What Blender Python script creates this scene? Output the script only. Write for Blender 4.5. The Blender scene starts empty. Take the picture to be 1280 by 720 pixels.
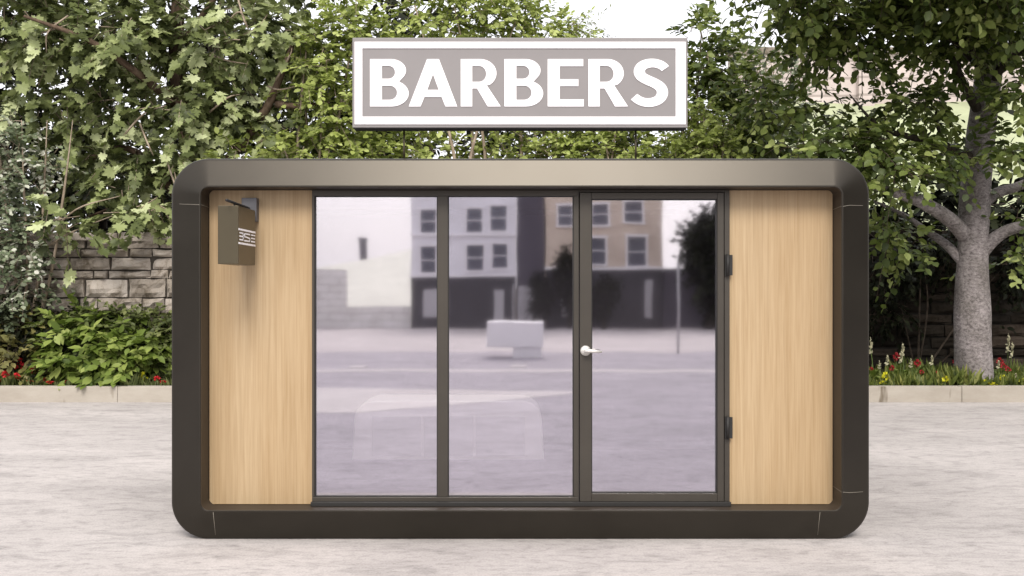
import bpy, bmesh, math, random
import numpy as np
from mathutils import Vector, Matrix, noise

sc = bpy.context.scene
COL = sc.collection
R = math.radians
CAMZ = 1.65
FPX = 1235.0          # focal length in pixels of the 1280 px wide photograph
GLASS_Y = 6.60


def P(px, py, y):
    """world point seen at pixel (px, py) at depth y"""
    return Vector(((px - 640) / FPX * y, y, CAMZ + (360 - py) / FPX * y))


# ------------------------------------------------------------------ objects
def put(o, parent=None, label=None, cat=None, group=None, kind=None):
    if o.name not in COL.objects:
        COL.objects.link(o)
    if parent is not None:
        o.parent = parent
        o.matrix_parent_inverse = parent.matrix_basis.inverted()
    if label: o['label'] = label
    if cat: o['category'] = cat
    if group: o['group'] = group
    if kind: o['kind'] = kind
    return o


def empty(name, loc, label, cat, group=None):
    o = bpy.data.objects.new(name, None)
    o.location = loc
    o.empty_display_size = 0.1
    return put(o, None, label, cat, group)


def copy_tree(o, parent=None):
    c = o.copy(); COL.objects.link(c)
    if parent is not None:
        c.parent = parent
    for ch in list(o.children):
        copy_tree(ch, c)
    return c


class MB:
    """collects shapes, builds ONE mesh object"""
    def __init__(self):
        self.v = []; self.f = []; self.smooth = []; self.tone = []
        self.t = 0.5

    def add(self, vs, fs, smooth=False):
        b = len(self.v)
        self.v += [tuple(p) for p in vs]
        self.f += [tuple(i + b for i in f) for f in fs]
        self.smooth += [smooth] * len(fs)
        self.tone += [self.t] * len(vs)

    def box(self, x0, x1, y0, y1, z0, z1):
        vs = [(x, y, z) for z in (z0, z1) for y in (y0, y1) for x in (x0, x1)]
        self.add(vs, [(0, 2, 3, 1), (4, 5, 7, 6), (0, 1, 5, 4), (2, 6, 7, 3), (0, 4, 6, 2), (1, 3, 7, 5)])
        return self

    def tube(self, pts, rad, seg=8, cap=True, wob=0.0, rng=None):
        pts = [Vector(p) for p in pts]
        n = len(pts)
        if not isinstance(rad, (list, tuple)): rad = [rad] * n
        up = Vector((0.31, 0.17, 0.93))
        vs = []; fs = []
        for i in range(n):
            d = (pts[min(i + 1, n - 1)] - pts[max(i - 1, 0)]).normalized()
            a = d.cross(up)
            if a.length < 1e-3: a = d.cross(Vector((1, 0, 0)))
            a.normalize(); b = d.cross(a)
            for k in range(seg):
                an = 2 * math.pi * k / seg
                r = rad[i]
                if wob:
                    r *= 1 + wob * noise.noise(Vector((math.cos(an) * 1.7, math.sin(an) * 1.7, pts[i].z * 1.3 + pts[i].x)))
                vs.append(pts[i] + (a * math.cos(an) + b * math.sin(an)) * r)
        for i in range(n - 1):
            for k in range(seg):
                k2 = (k + 1) % seg
                fs.append((i * seg + k, i * seg + k2, (i + 1) * seg + k2, (i + 1) * seg + k))
        if cap:
            fs.append(tuple(range(seg))[::-1]); fs.append(tuple((n - 1) * seg + k for k in range(seg)))
        self.add(vs, fs, True)
        return self

    def rings(self, rings, smooth=True, close_first=False, close_last=False):
        n = len(rings[0]); vs = [p for r in rings for p in r]; fs = []
        for i in range(len(rings) - 1):
            for k in range(n):
                k2 = (k + 1) % n
                fs.append((i * n + k, i * n + k2, (i + 1) * n + k2, (i + 1) * n + k))
        if close_first: fs.append(tuple(range(n))[::-1])
        if close_last: fs.append(tuple((len(rings) - 1) * n + k for k in range(n)))
        self.add(vs, fs, smooth)
        return self

    def build(self, name, mat, parent=None, bevel=0, label=None, cat=None, group=None, kind=None, tone=False, sharp=None):
        me = bpy.data.meshes.new(name)
        me.from_pydata(self.v, [], self.f)
        me.polygons.foreach_set('use_smooth', self.smooth)
        if tone:
            at = me.attributes.new('tone', 'FLOAT', 'POINT')
            at.data.foreach_set('value', self.tone)
        bm = bmesh.new(); bm.from_mesh(me)
        bmesh.ops.recalc_face_normals(bm, faces=bm.faces)
        if bevel:
            es = [e for e in bm.edges if len(e.link_faces) == 2 and e.calc_face_angle(0) > 0.6]
            bmesh.ops.bevel(bm, geom=es, offset=bevel, segments=2, profile=0.6, affect='EDGES', clamp_overlap=True)
        bm.to_mesh(me); bm.free()
        if sharp: me.set_sharp_from_angle(angle=R(sharp))
        me.materials.append(mat)
        o = bpy.data.objects.new(name, me)
        return put(o, parent, label, cat, group, kind)


# ------------------------------------------------------------------ materials
def newmat(name):
    m = bpy.data.materials.new(name); m.use_nodes = True
    nt = m.node_tree
    return m, nt, nt.nodes['Principled BSDF'], nt.nodes['Material Output']


def ramp(nt, fac, cols):
    r = nt.nodes.new('ShaderNodeValToRGB')
    e = r.color_ramp.elements
    while len(e) < len(cols): e.new(0.5)
    for i, (p, c) in enumerate(cols):
        e[i].position = p; e[i].color = (*c, 1)
    nt.links.new(fac, r.inputs[0])
    return r.outputs[0]


def tex_noise(nt, scale, detail=4, rough=0.55, stretch=None, dist=0.0):
    tc = nt.nodes.new('ShaderNodeTexCoord')
    src = tc.outputs['Object']
    if stretch:
        mp = nt.nodes.new('ShaderNodeMapping'); mp.inputs['Scale'].default_value = stretch
        nt.links.new(src, mp.inputs[0]); src = mp.outputs[0]
    n = nt.nodes.new('ShaderNodeTexNoise')
    n.inputs['Scale'].default_value = scale; n.inputs['Detail'].default_value = detail
    n.inputs['Roughness'].default_value = rough; n.inputs['Distortion'].default_value = dist
    nt.links.new(src, n.inputs['Vector'])
    return n.outputs['Fac']


def mix(nt, a, b, fac, mode='MIX'):
    m = nt.nodes.new('ShaderNodeMix'); m.data_type = 'RGBA'; m.blend_type = mode
    for sock, val in ((m.inputs[0], fac), (m.inputs[6], a), (m.inputs[7], b)):
        if hasattr(val, 'is_output'): nt.links.new(val, sock)
        elif isinstance(val, (int, float)): sock.default_value = val
        else: sock.default_value = (*val, 1)
    return m.outputs[2]


def bump(nt, bsdf, h, strength, dist=0.02):
    b = nt.nodes.new('ShaderNodeBump'); b.inputs['Strength'].default_value = strength
    b.inputs['Distance'].default_value = dist
    nt.links.new(h, b.inputs['Height']); nt.links.new(b.outputs[0], bsdf.inputs['Normal'])


def simple(name, col, rough=0.6, metal=0.0, var=0.12, scale=6.0, bmp=0.0, stretch=None, spec=None):
    m, nt, b, out = newmat(name)
    n = tex_noise(nt, scale, 5, 0.6, stretch)
    lo = tuple(c * (1 - var) for c in col); hi = tuple(min(1, c * (1 + var)) for c in col)
    nt.links.new(ramp(nt, n, [(0.3, lo), (0.7, hi)]), b.inputs['Base Color'])
    b.inputs['Roughness'].default_value = rough; b.inputs['Metallic'].default_value = metal
    if spec is not None: b.inputs['Specular IOR Level'].default_value = spec
    if bmp: bump(nt, b, n, bmp)
    return m


def leafmat(name, cols, trans, tmix=0.35, rough=0.5, spec=0.3):
    """leaf blades: colour differs from leaf to leaf, thin enough to let light through"""
    m, nt, b, out = newmat(name)
    at = nt.nodes.new('ShaderNodeAttribute'); at.attribute_name = 'tone'
    c = ramp(nt, at.outputs['Fac'], cols)
    nt.links.new(c, b.inputs['Base Color'])
    b.inputs['Roughness'].default_value = rough; b.inputs['Specular IOR Level'].default_value = spec
    t = nt.nodes.new('ShaderNodeBsdfTranslucent')
    nt.links.new(mix(nt, c, trans, 0.5), t.inputs['Color'])
    ms = nt.nodes.new('ShaderNodeMixShader'); ms.inputs[0].default_value = tmix
    nt.links.new(b.outputs[0], ms.inputs[1]); nt.links.new(t.outputs[0], ms.inputs[2])
    nt.links.new(ms.outputs[0], out.inputs['Surface'])
    return m


def concrete(name, base, streak=(0.9, 1.6, 1), amp=0.10, spots=True, grain=0.06, scale=0.55):
    m, nt, b, out = newmat(name)
    n1 = tex_noise(nt, scale, 7, 0.62, streak, 0.4)
    n2 = tex_noise(nt, 3.2, 6, 0.7, (0.8, 1.7, 1), 0.8)
    n3 = tex_noise(nt, 70, 3, 0.7)
    n4 = tex_noise(nt, 14, 5, 0.75, (0.7, 1.6, 1), 0.5)
    d = tuple(c * (1 - 0.9 * amp) for c in base); l = tuple(min(0.95, c * (1 + amp)) for c in base)
    c1 = ramp(nt, n1, [(0.33, d), (0.5, base), (0.66, l)])
    c2 = ramp(nt, n2, [(0.36, (1 - amp * 1.6,) * 3), (0.52, (1, 1, 1)), (0.7, (1 + 0 * amp,) * 3)])
    c3 = ramp(nt, n3, [(0.3, (1 - grain * 2.5,) * 3), (0.6, (1, 1, 1))])
    c = mix(nt, mix(nt, c1, c2, 1.0, 'MULTIPLY'), c3, 1.0, 'MULTIPLY')
    c = mix(nt, c, ramp(nt, n4, [(0.34, (1 - amp * 1.9,) * 3), (0.5, (1, 1, 1))]), 1.0, 'MULTIPLY')
    nt.links.new(c, b.inputs['Base Color'])
    b.inputs['Roughness'].default_value = 0.85; b.inputs['Specular IOR Level'].default_value = 0.25
    bump(nt, b, n3, 0.25, 0.004)
    return m


M = {}
M['forecourt'] = concrete('pale_concrete', (0.465, 0.432, 0.416), grain=0.09, amp=0.13)
M['ground'] = concrete('earth', (0.16, 0.14, 0.11))
M['asphalt'] = concrete('grey_asphalt', (0.42, 0.395, 0.425), amp=0.14, grain=0.10)
M['pavement'] = concrete('pavement_slab', (0.56, 0.52, 0.51))
M['patch'] = concrete('pale_resurfacing', (0.58, 0.55, 0.54), amp=0.06)
M['soil'] = simple('soil', (0.035, 0.025, 0.016), 0.95, var=0.4, scale=9, bmp=0.6)
M['bronze'] = None


def m_kerb():
    m, nt, b, out = newmat('kerb_concrete')
    n = tex_noise(nt, 1.6, 6, 0.65, (1, 1, 2.5))
    s = tex_noise(nt, 2.3, 3, 0.6, (1.2, 1, 0.35), 0.4)
    g = tex_noise(nt, 40, 3, 0.6)
    c = ramp(nt, n, [(0.3, (0.32, 0.285, 0.24)), (0.7, (0.41, 0.375, 0.325))])
    st = ramp(nt, s, [(0.62, (1, 1, 1)), (0.70, (0.38, 0.34, 0.28))])
    c = mix(nt, c, st, 1.0, 'MULTIPLY')
    nt.links.new(c, b.inputs['Base Color']); b.inputs['Roughness'].default_value = 0.9
    bump(nt, b, g, 0.3, 0.006)
    return m
M['kerb'] = m_kerb()


def m_bronze(name, col, rough, metal):
    m, nt, b, out = newmat(name)
    n = tex_noise(nt, 2.2, 5, 0.6)
    g = tex_noise(nt, 420, 2, 0.5)
    nt.links.new(ramp(nt, n, [(0.3, tuple(c * 0.9 for c in col)), (0.7, tuple(c * 1.1 for c in col))]), b.inputs['Base Color'])
    rr = nt.nodes.new('ShaderNodeMapRange')
    rr.inputs['To Min'].default_value = rough * 0.85; rr.inputs['To Max'].default_value = rough * 1.2
    nt.links.new(n, rr.inputs['Value']); nt.links.new(rr.outputs[0], b.inputs['Roughness'])
    b.inputs['Metallic'].default_value = metal
    bump(nt, b, g, 0.03, 0.002)
    return m
M['bronze'] = m_bronze('bronze_coated_metal', (0.036, 0.0312, 0.0245), 0.29, 0.64)
M['darkframe'] = m_bronze('dark_window_metal', (0.052, 0.045, 0.036), 0.42, 0.3)
M['signmetal'] = m_bronze('sign_olive_metal', (0.075, 0.062, 0.038), 0.36, 0.55)
M['black'] = simple('black_rubber', (0.012, 0.011, 0.010), 0.6)
M['reveal'] = simple('shadow_brown_reveal', (0.030, 0.021, 0.014), 0.55)  # jamb brown with the shadow of the recess put into it
M['plate'] = simple('grey_plate', (0.10, 0.10, 0.11), 0.5, 0.3)
M['chrome'] = simple('satin_steel', (0.72, 0.70, 0.66), 0.28, 0.55, var=0.03)
M['seam'] = simple('pale_seam', (0.20, 0.18, 0.145), 0.5)


def m_wood():
    m, nt, b, out = newmat('oak_veneer')
    n1 = tex_noise(nt, 4.5, 6, 0.6, (10, 1, 0.22), 0.4)
    n2 = tex_noise(nt, 11.0, 5, 0.6, (12, 1, 0.25), 0.3)
    n3 = tex_noise(nt, 1.1, 3, 0.5, (3.2, 1, 0.25), 0.2)
    c1 = ramp(nt, n1, [(0.28, (0.385, 0.280, 0.164)), (0.52, (0.435, 0.322, 0.194)), (0.75, (0.475, 0.360, 0.225))])
    c2 = ramp(nt, n2, [(0.3, (0.86, 0.82, 0.76)), (0.6, (1, 1, 1))])
    c3 = ramp(nt, n3, [(0.35, (0.90, 0.86, 0.80)), (0.65, (1, 1, 1))])
    c = mix(nt, mix(nt, c1, c2, 1, 'MULTIPLY'), c3, 1, 'MULTIPLY')
    nt.links.new(c, b.inputs['Base Color']); b.inputs['Roughness'].default_value = 0.5
    b.inputs['Specular IOR Level'].default_value = 0.3
    bump(nt, b, n2, 0.06, 0.003)
    return m
M['wood'] = m_wood()


def m_glass():
    """solar-control glass: strong slightly lavender mirror, weak see-through"""
    m, nt, b, out = newmat('mirror_glass'); nt.nodes.remove(b)
    g = nt.nodes.new('ShaderNodeBsdfGlossy'); g.inputs['Color'].default_value = (0.94, 0.915, 0.965, 1)
    g.inputs['Roughness'].default_value = 0.03
    t = nt.nodes.new('ShaderNodeBsdfTransparent'); t.inputs['Color'].default_value = (0.97, 0.95, 0.98, 1)
    f = nt.nodes.new('ShaderNodeFresnel'); f.inputs['IOR'].default_value = 1.5
    mr = nt.nodes.new('ShaderNodeMapRange'); mr.inputs['From Min'].default_value = 0.04
    mr.inputs['To Min'].default_value = 0.43; mr.inputs['To Max'].default_value = 1.0
    nt.links.new(f.outputs[0], mr.inputs['Value'])
    n = tex_noise(nt, 1.3, 2, 0.5)
    bp = nt.nodes.new('ShaderNodeBump'); bp.inputs['Strength'].default_value = 0.012; bp.inputs['Distance'].default_value = 0.05
    nt.links.new(n, bp.inputs['Height']); nt.links.new(bp.outputs[0], g.inputs['Normal'])
    ms = nt.nodes.new('ShaderNodeMixShader')
    nt.links.new(mr.outputs[0], ms.inputs[0]); nt.links.new(t.outputs[0], ms.inputs[1]); nt.links.new(g.outputs[0], ms.inputs[2])
    nt.links.new(ms.outputs[0], out.inputs['Surface'])
    return m
M['glass'] = m_glass()
def m_diff():
    m, nt, b, out = newmat('added_roof_sheet'); nt.nodes.remove(b)
    t = nt.nodes.new('ShaderNodeBsdfTransparent'); t.inputs['Color'].default_value = (.98, .98, .98, 1)
    d = nt.nodes.new('ShaderNodeBsdfDiffuse'); d.inputs['Color'].default_value = (.8, .8, .8, 1)
    ms = nt.nodes.new('ShaderNodeMixShader'); ms.inputs[0].default_value = .04
    nt.links.new(t.outputs[0], ms.inputs[1]); nt.links.new(d.outputs[0], ms.inputs[2]); nt.links.new(ms.outputs[0], out.inputs[0])
    return m
M['diffuser'] = m_diff()
M['white'] = simple('white_paint', (0.90, 0.88, 0.90), 0.5, var=0.02)
M['signgrey'] = simple('sign_grey_paint', (0.212, 0.198, 0.197), 0.5, var=0.04, scale=3)
M['interior'] = simple('interior_lining', (0.085, 0.078, 0.09), 0.8, var=0.05, scale=1.5)
M['floor_in'] = simple('interior_floor', (0.14, 0.13, 0.14), 0.6, var=0.06)
M['bench'] = simple('bench_laminate', (0.90, 0.89, 0.82), 0.4, var=0.02)
M['bench_line'] = simple('bench_panel', (0.66, 0.645, 0.61), 0.5, var=0.02)

# bark
def m_bark(name, a, b_, sc_=9, st=(1, 1, 0.4), bs=0.7):
    m, nt, b, out = newmat(name)
    n = tex_noise(nt, sc_, 7, 0.68, st, 0.6)
    n2 = tex_noise(nt, 2.2, 3, 0.5)
    c = mix(nt, ramp(nt, n, [(0.34, a), (0.62, b_)]), ramp(nt, n2, [(0.38, (0.66, 0.66, 0.63)), (0.6, (1, 1, 1))]), 1, 'MULTIPLY')
    nt.links.new(c, b.inputs['Base Color']); b.inputs['Roughness'].default_value = 0.9
    b.inputs['Specular IOR Level'].default_value = 0.2
    bump(nt, b, n, bs, 0.03)
    return m
M['bark_grey'] = m_bark('grey_bark', (0.11, 0.096, 0.094), (0.34, 0.307, 0.302), 19, (1, 1, 1.5), 0.6)
M['bark_brown'] = m_bark('brown_bark', (0.07, 0.045, 0.03), (0.17, 0.12, 0.085))
M['bark_dark'] = m_bark('dark_bark', (0.03, 0.025, 0.02), (0.08, 0.065, 0.05))
M['twig'] = m_bark('twig_bark', (0.26, 0.20, 0.145), (0.45, 0.37, 0.29), 20)
M['twig_dark'] = m_bark('dark_twig_bark', (0.06, 0.045, 0.035), (0.14, 0.11, 0.085), 20)

M['leaf_plane'] = leafmat('plane_leaf', [(0, (0.042, 0.054, 0.018)), (0.35, (0.126, 0.154, 0.052)), (0.7, (0.29, 0.335, 0.135)), (1, (0.51, 0.56, 0.31))], (0.13, 0.16, 0.03), 0.22)
M['leaf_bright'] = leafmat('bright_shrub_leaf', [(0, (0.11, 0.14, 0.03)), (0.5, (0.33, 0.39, 0.10)), (1, (0.52, 0.58, 0.22))], (0.22, 0.30, 0.03), 0.35)
M['leaf_mid'] = leafmat('mid_shrub_leaf', [(0, (0.05, 0.064, 0.022)), (0.5, (0.115, 0.14, 0.045)), (1, (0.22, 0.24, 0.095))], (0.12, 0.16, 0.02), 0.3)
M['leaf_tree'] = leafmat('oval_tree_leaf', [(0, (0.026, 0.040, 0.010)), (0.4, (0.085, 0.118, 0.030)), (0.7, (0.19, 0.235, 0.06)), (1, (0.36, 0.41, 0.14))], (0.14, 0.20, 0.02), 0.32)
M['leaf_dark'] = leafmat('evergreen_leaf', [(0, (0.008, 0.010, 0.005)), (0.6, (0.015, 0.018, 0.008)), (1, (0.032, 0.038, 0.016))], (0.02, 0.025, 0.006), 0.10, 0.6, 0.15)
M['leaf_pale'] = leafmat('pale_shrub_leaf', [(0, (0.06, 0.085, 0.045)), (0.5, (0.19, 0.235, 0.135)), (0.68, (0.36, 0.39, 0.28)), (1, (0.75, 0.74, 0.66))], (0.2, 0.24, 0.12), 0.3)
M['leaf_bush'] = leafmat('low_bush_leaf', [(0, (0.05, 0.08, 0.016)), (0.5, (0.155, 0.215, 0.04)), (1, (0.34, 0.40, 0.11))], (0.20, 0.30, 0.03), 0.33)
M['leaf_bronze'] = leafmat('bronze_bush_leaf', [(0, (0.06, 0.06, 0.02)), (0.5, (0.18, 0.175, 0.055)), (1, (0.34, 0.30, 0.12))], (0.2, 0.16, 0.04), 0.3)
M['grass'] = leafmat('grass_blade', [(0, (0.04, 0.06, 0.012)), (0.6, (0.12, 0.15, 0.03)), (1, (0.30, 0.30, 0.09))], (0.2, 0.24, 0.03), 0.3)
M['red'] = simple('red_petal', (0.55, 0.02, 0.025), 0.6, var=0.25, scale=40)
M['red_shade'] = simple('shaded_red_petal', (0.30, 0.012, 0.016), 0.6, var=0.25, scale=40)  # red petal again, with shade put into its colour
M['yellow'] = simple('yellow_petal', (0.62, 0.60, 0.03), 0.6, var=0.15, scale=40)
M['cream_spike'] = simple('cream_flower', (0.36, 0.34, 0.22), 0.7, var=0.15, scale=40)
M['stem'] = simple('flower_stem', (0.09, 0.13, 0.03), 0.6)


def m_stone(name, cols, bs=0.6):
    m, nt, b, out = newmat(name)
    at = nt.nodes.new('ShaderNodeAttribute'); at.attribute_name = 'tone'
    c = ramp(nt, at.outputs['Fac'], cols)
    n = tex_noise(nt, 3.5, 7, 0.7, None, 0.5)
    n2 = tex_noise(nt, 16, 5, 0.7)
    c = mix(nt, c, ramp(nt, n, [(0.36, (0.42, 0.39, 0.34)), (0.5, (0.88, 0.86, 0.83)), (0.7, (1, 1, 1))]), 1, 'MULTIPLY')
    nt.links.new(c, b.inputs['Base Color']); b.inputs['Roughness'].default_value = 0.92
    b.inputs['Specular IOR Level'].default_value = 0.2
    bump(nt, b, n2, bs, 0.03)
    return m
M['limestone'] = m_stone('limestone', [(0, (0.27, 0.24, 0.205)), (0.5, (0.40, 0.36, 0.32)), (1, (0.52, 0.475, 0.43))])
M['darkstone'] = m_stone('shade_dark_stone', [(0, (0.022, 0.018, 0.014)), (0.6, (0.045, 0.037, 0.029)), (1, (0.09, 0.07, 0.055))])  # stone with the tree's shade put into its base colour
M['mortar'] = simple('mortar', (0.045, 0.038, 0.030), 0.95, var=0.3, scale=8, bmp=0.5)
M['mortar_dark'] = simple('dark_mortar', (0.02, 0.017, 0.013), 0.95, var=0.3, scale=8, bmp=0.5)  # darker mortar copy for the shade-coloured wall


def m_brick(name, a, b_, mort, sx, sy):
    m, nt, b, out = newmat(name)
    tc = nt.nodes.new('ShaderNodeTexCoord'); mp = nt.nodes.new('ShaderNodeMapping')
    mp.inputs['Rotation'].default_value = (R(90), 0, 0)
    nt.links.new(tc.outputs['Object'], mp.inputs[0])
    br = nt.nodes.new('ShaderNodeTexBrick')
    br.inputs['Color1'].default_value = (*a, 1); br.inputs['Color2'].default_value = (*b_, 1); br.inputs['Mortar'].default_value = (*mort, 1)
    br.inputs['Scale'].default_value = 1; br.inputs['Brick Width'].default_value = sx; br.inputs['Row Height'].default_value = sy
    br.inputs['Mortar Size'].default_value = 0.018 * sy / 0.25
    nt.links.new(mp.outputs[0], br.inputs['Vector'])
    n = tex_noise(nt, 1.3, 5, 0.6)
    c = mix(nt, br.outputs['Color'], ramp(nt, n, [(0.3, (0.8, 0.79, 0.77)), (0.65, (1, 1, 1))]), 1, 'MULTIPLY')
    nt.links.new(c, b.inputs['Base Color']); b.inputs['Roughness'].default_value = 0.9
    return m
M['pinkstone'] = m_brick('pale_pink_ashlar', (0.52, 0.45, 0.43), (0.57, 0.50, 0.48), (0.36, 0.31, 0.29), 2.6, 0.8)
M['creambrick'] = m_brick('cream_brick', (0.68, 0.57, 0.47), (0.74, 0.63, 0.52), (0.60, 0.52, 0.45), 0.5, 0.16)
M['whitewall'] = m_brick('white_stone', (0.76, 0.74, 0.72), (0.82, 0.80, 0.79), (0.56, 0.54, 0.52), 0.9, 0.3)
M['render_white'] = simple('white_render', (0.80, 0.79, 0.83), 0.8, var=0.06, scale=0.8)
M['greydark'] = simple('dark_slate_render', (0.085, 0.075, 0.095), 0.8, var=0.1, scale=0.8)
M['shopfront'] = simple('black_shopfront', (0.030, 0.027, 0.034), 0.5, var=0.2, scale=1)
M['pane'] = simple('dark_pane', (0.12, 0.12, 0.15), 0.12, var=0.1)
M['palepane'] = simple('pale_pane', (0.45, 0.44, 0.46), 0.3, var=0.1)  # even pale tone for shop doors and windows
M['lawn'] = simple('pale_grass', (0.33, 0.36, 0.22), 0.95, var=0.2, scale=0.5)
M['drylawn'] = simple('dry_grass', (0.66, 0.66, 0.58), 0.95, var=0.1, scale=0.5)
M['steelgrey'] = simple('steel_post', (0.45, 0.44, 0.45), 0.5, 0.2)

# ------------------------------------------------------------------ camera, light, world
cam = bpy.data.cameras.new('camera'); co = bpy.data.objects.new('camera', cam); COL.objects.link(co)
co.location = (0, 0, CAMZ); co.rotation_euler = (R(90), 0, 0)
cam.sensor_fit = 'HORIZONTAL'; cam.sensor_width = 36; cam.lens = FPX / 1280 * 36
cam.clip_start = 0.05; cam.clip_end = 3000
sc.camera = co

SUN_EL, SUN_AZ = 44, 177      # azimuth measured clockwise from +Y: behind the camera, to its left
w = bpy.data.worlds.new('World'); sc.world = w; w.use_nodes = True
nt = w.node_tree; bg = nt.nodes['Background']
sky = nt.nodes.new('ShaderNodeTexSky'); sky.sky_type = 'NISHITA'; sky.sun_disc = False
sky.sun_elevation = R(SUN_EL); sky.sun_rotation = R(SUN_AZ)
sky.air_density = 1.0; sky.dust_density = 4.0; sky.ozone_density = 0.6
tcw = nt.nodes.new('ShaderNodeTexCoord'); cl = nt.nodes.new('ShaderNodeTexNoise')
cl.inputs['Scale'].default_value = 2.2; cl.inputs['Detail'].default_value = 6; nt.links.new(tcw.outputs['Generated'], cl.inputs['Vector'])
cloud = ramp(nt, cl.outputs['Fac'], [(0.3, (6.6, 6.5, 6.7)), (0.7, (8.8, 8.6, 8.7))])      # high thin overcast in front of the blue
nt.links.new(mix(nt, sky.outputs[0], cloud, 0.85), bg.inputs['Color']); bg.inputs['Strength'].default_value = 0.13
sun = bpy.data.lights.new('sun', 'SUN'); so = bpy.data.objects.new('sun', sun); COL.objects.link(so)
sun.energy = 1.8; sun.angle = R(24); sun.color = (1.0, 0.95, 0.88)
dirv = Vector((math.sin(R(SUN_AZ)) * math.cos(R(SUN_EL)), math.cos(R(SUN_AZ)) * math.cos(R(SUN_EL)), math.sin(R(SUN_EL))))
so.rotation_euler = dirv.to_track_quat('Z', 'Y').to_euler(); so.location = dirv * 60
vs = sc.view_settings
vs.view_transform = 'Standard'; vs.look = 'None'; vs.gamma = 1; vs.use_curve_mapping = False
vs.exposure = 0.74
sc.cycles.max_bounces = 10; sc.cycles.transparent_max_bounces = 16
sc.cycles.diffuse_bounces = 4; sc.cycles.glossy_bounces = 5

# ------------------------------------------------------------------ ground
def sheet(name, x0, x1, y0, y1, z, mat):
    m = MB(); m.add([(x0, y0, z), (x1, y0, z), (x1, y1, z), (x0, y1, z)], [(0, 1, 2, 3)])
    return m.build(name, mat, kind='structure')
sheet('ground', -1200, 1200, -1200, 1200, -0.012, M['ground'])
sheet('forecourt', -60, 60, 5.25, 14.27, 0.0, M['forecourt'])
sheet('road', -60, 60, -12.4, 5.25, -0.004, M['asphalt'])
sheet('pavement', -60, 60, -28, -12.4, -0.002, M['pavement'])
m = MB(); m.add([(-7, -3.6, 0.0), (-7, 0.5, 0.0), (-2.0, 0.1, 0.0), (1.2, -2.35, 0.0), (1.2, -2.5, 0.0)], [(0, 4, 3, 2, 1)])
m.build('road_patch', M['patch'], kind='structure')
m = MB(); m.add([(-30, -6.9, 0.0), (30, -6.9, 0), (30, -6.25, 0), (-30, -6.25, 0)], [(0, 1, 2, 3)])
m.build('road_strip', M['patch'], kind='structure')

m = MB()                                                     # kerb stones laid end to end
x = -24.0; rng = random.Random(4)
while x < 24:
    L = 3.05
    m.box(x + 0.002, x + L - 0.002, 14.27 + rng.uniform(-.004, .004), 14.43, -0.05, 0.229 + rng.uniform(-.003, .003)); x += L
m.build('kerb', M['kerb'], kind='structure', bevel=0.012)
m = MB(); nx, ny = 120, 9
vv = []
for j in range(ny):
    for i in range(nx):
        X = -24 + 48 * i / (nx - 1); Y = 14.425 + (17.15 - 14.425) * j / (ny - 1)
        vv.append((X, Y, 0.185 + 0.05 * noise.noise(Vector((X * 1.3, Y * 1.3, 0))) + 0.05 * j / ny))
m.add(vv, [(j * nx + i, j * nx + i + 1, (j + 1) * nx + i + 1, (j + 1) * nx + i) for j in range(ny - 1) for i in range(nx - 1)], True)
m.build('flower_bed', M['soil'], kind='structure')

# ------------------------------------------------------------------ the pod
FY0, FY1 = 6.43, 6.49           # inner and outer edge of the sloping front frame
OX0, OX1, OZ0, OZ1 = -2.239, 2.349, 0.0, 2.501
IX0, IX1, IZ0, IZ1 = -2.025, 2.145, 0.2026, 2.306
PODY1 = 8.95
pod = empty('barber_pod', ((OX0 + OX1) / 2, (FY1 + PODY1) / 2, 0), 'dark bronze rounded cabin pod with oak panels and mirrored glass front', 'pod')


def rrect(x0, x1, z0, z1, r, y, n=26):
    pts = []
    for cx, cz, a0 in ((x1 - r, z1 - r, 0), (x0 + r, z1 - r, 90), (x0 + r, z0 + r, 180), (x1 - r, z0 + r, 270)):
        for k in range(n + 1):
            a = R(a0 + 90 * k / n)
            pts.append((cx + r * math.cos(a), y, cz + r * math.sin(a)))
    return pts

def shrunk(d, y, r):
    return rrect(OX0 + d, OX1 - d, OZ0 + d, OZ1 - d, r, y)
m = MB()
m.rings([shrunk(0.0, FY1 + 0.05, 0.245), shrunk(0.0, FY1 + 0.012, 0.245), shrunk(0.004, FY1 + 0.003, 0.242), shrunk(0.014, FY1 - 0.004, 0.235),
         rrect(IX0 - 0.012, IX1 + 0.012, IZ0 - 0.012, IZ1 + 0.012, 0.062, FY0 + 0.001),
         rrect(IX0 - 0.004, IX1 + 0.004, IZ0 - 0.004, IZ1 + 0.004, 0.054, FY0 + 0.0005),
         rrect(IX0, IX1, IZ0, IZ1, 0.05, FY0 + 0.004), rrect(IX0, IX1, IZ0, IZ1, 0.05, FY0 + 0.012)], smooth=True)
rv = MB(); rv.rings([rrect(IX0, IX1, IZ0, IZ1, 0.05, FY0 + 0.012), rrect(IX0, IX1, IZ0, IZ1, 0.05, GLASS_Y + 0.03)]); rv.build('reveal', M['reveal'], pod)
fr = m.build('front_frame', M['bronze'], pod, sharp=9)
# fine pale seams where the frame's lengths are joined to its corner pieces
def seam(*pts, w=0.0017):
    m = MB(); m.tube(pts, w, 5); m.build('seam', M['seam'], fr)
for zz in (2.20,):
    seam((OX0 + .06, FY1 - .0175, zz), (IX0 - .012, FY0 + .001, zz - .008), (IX0, FY0 + .004, zz - .008), (IX0, GLASS_Y, zz - .012))
for zz, s in ((2.19, .008), (0.315, -.006)):
    seam((OX1 - .05, FY1 - .0165, zz), (IX1 + .06, FY0 + .0145, zz), (IX1 + .012, FY0 + .001, zz - s), (IX1, FY0 + .004, zz - s), (IX1, GLASS_Y, zz - 2 * s))
for xx in (-1.945, 2.005):
    seam((xx, FY1 - .009, OZ0 + .03), (xx, FY0 + .001, IZ0 - .012))

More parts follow.
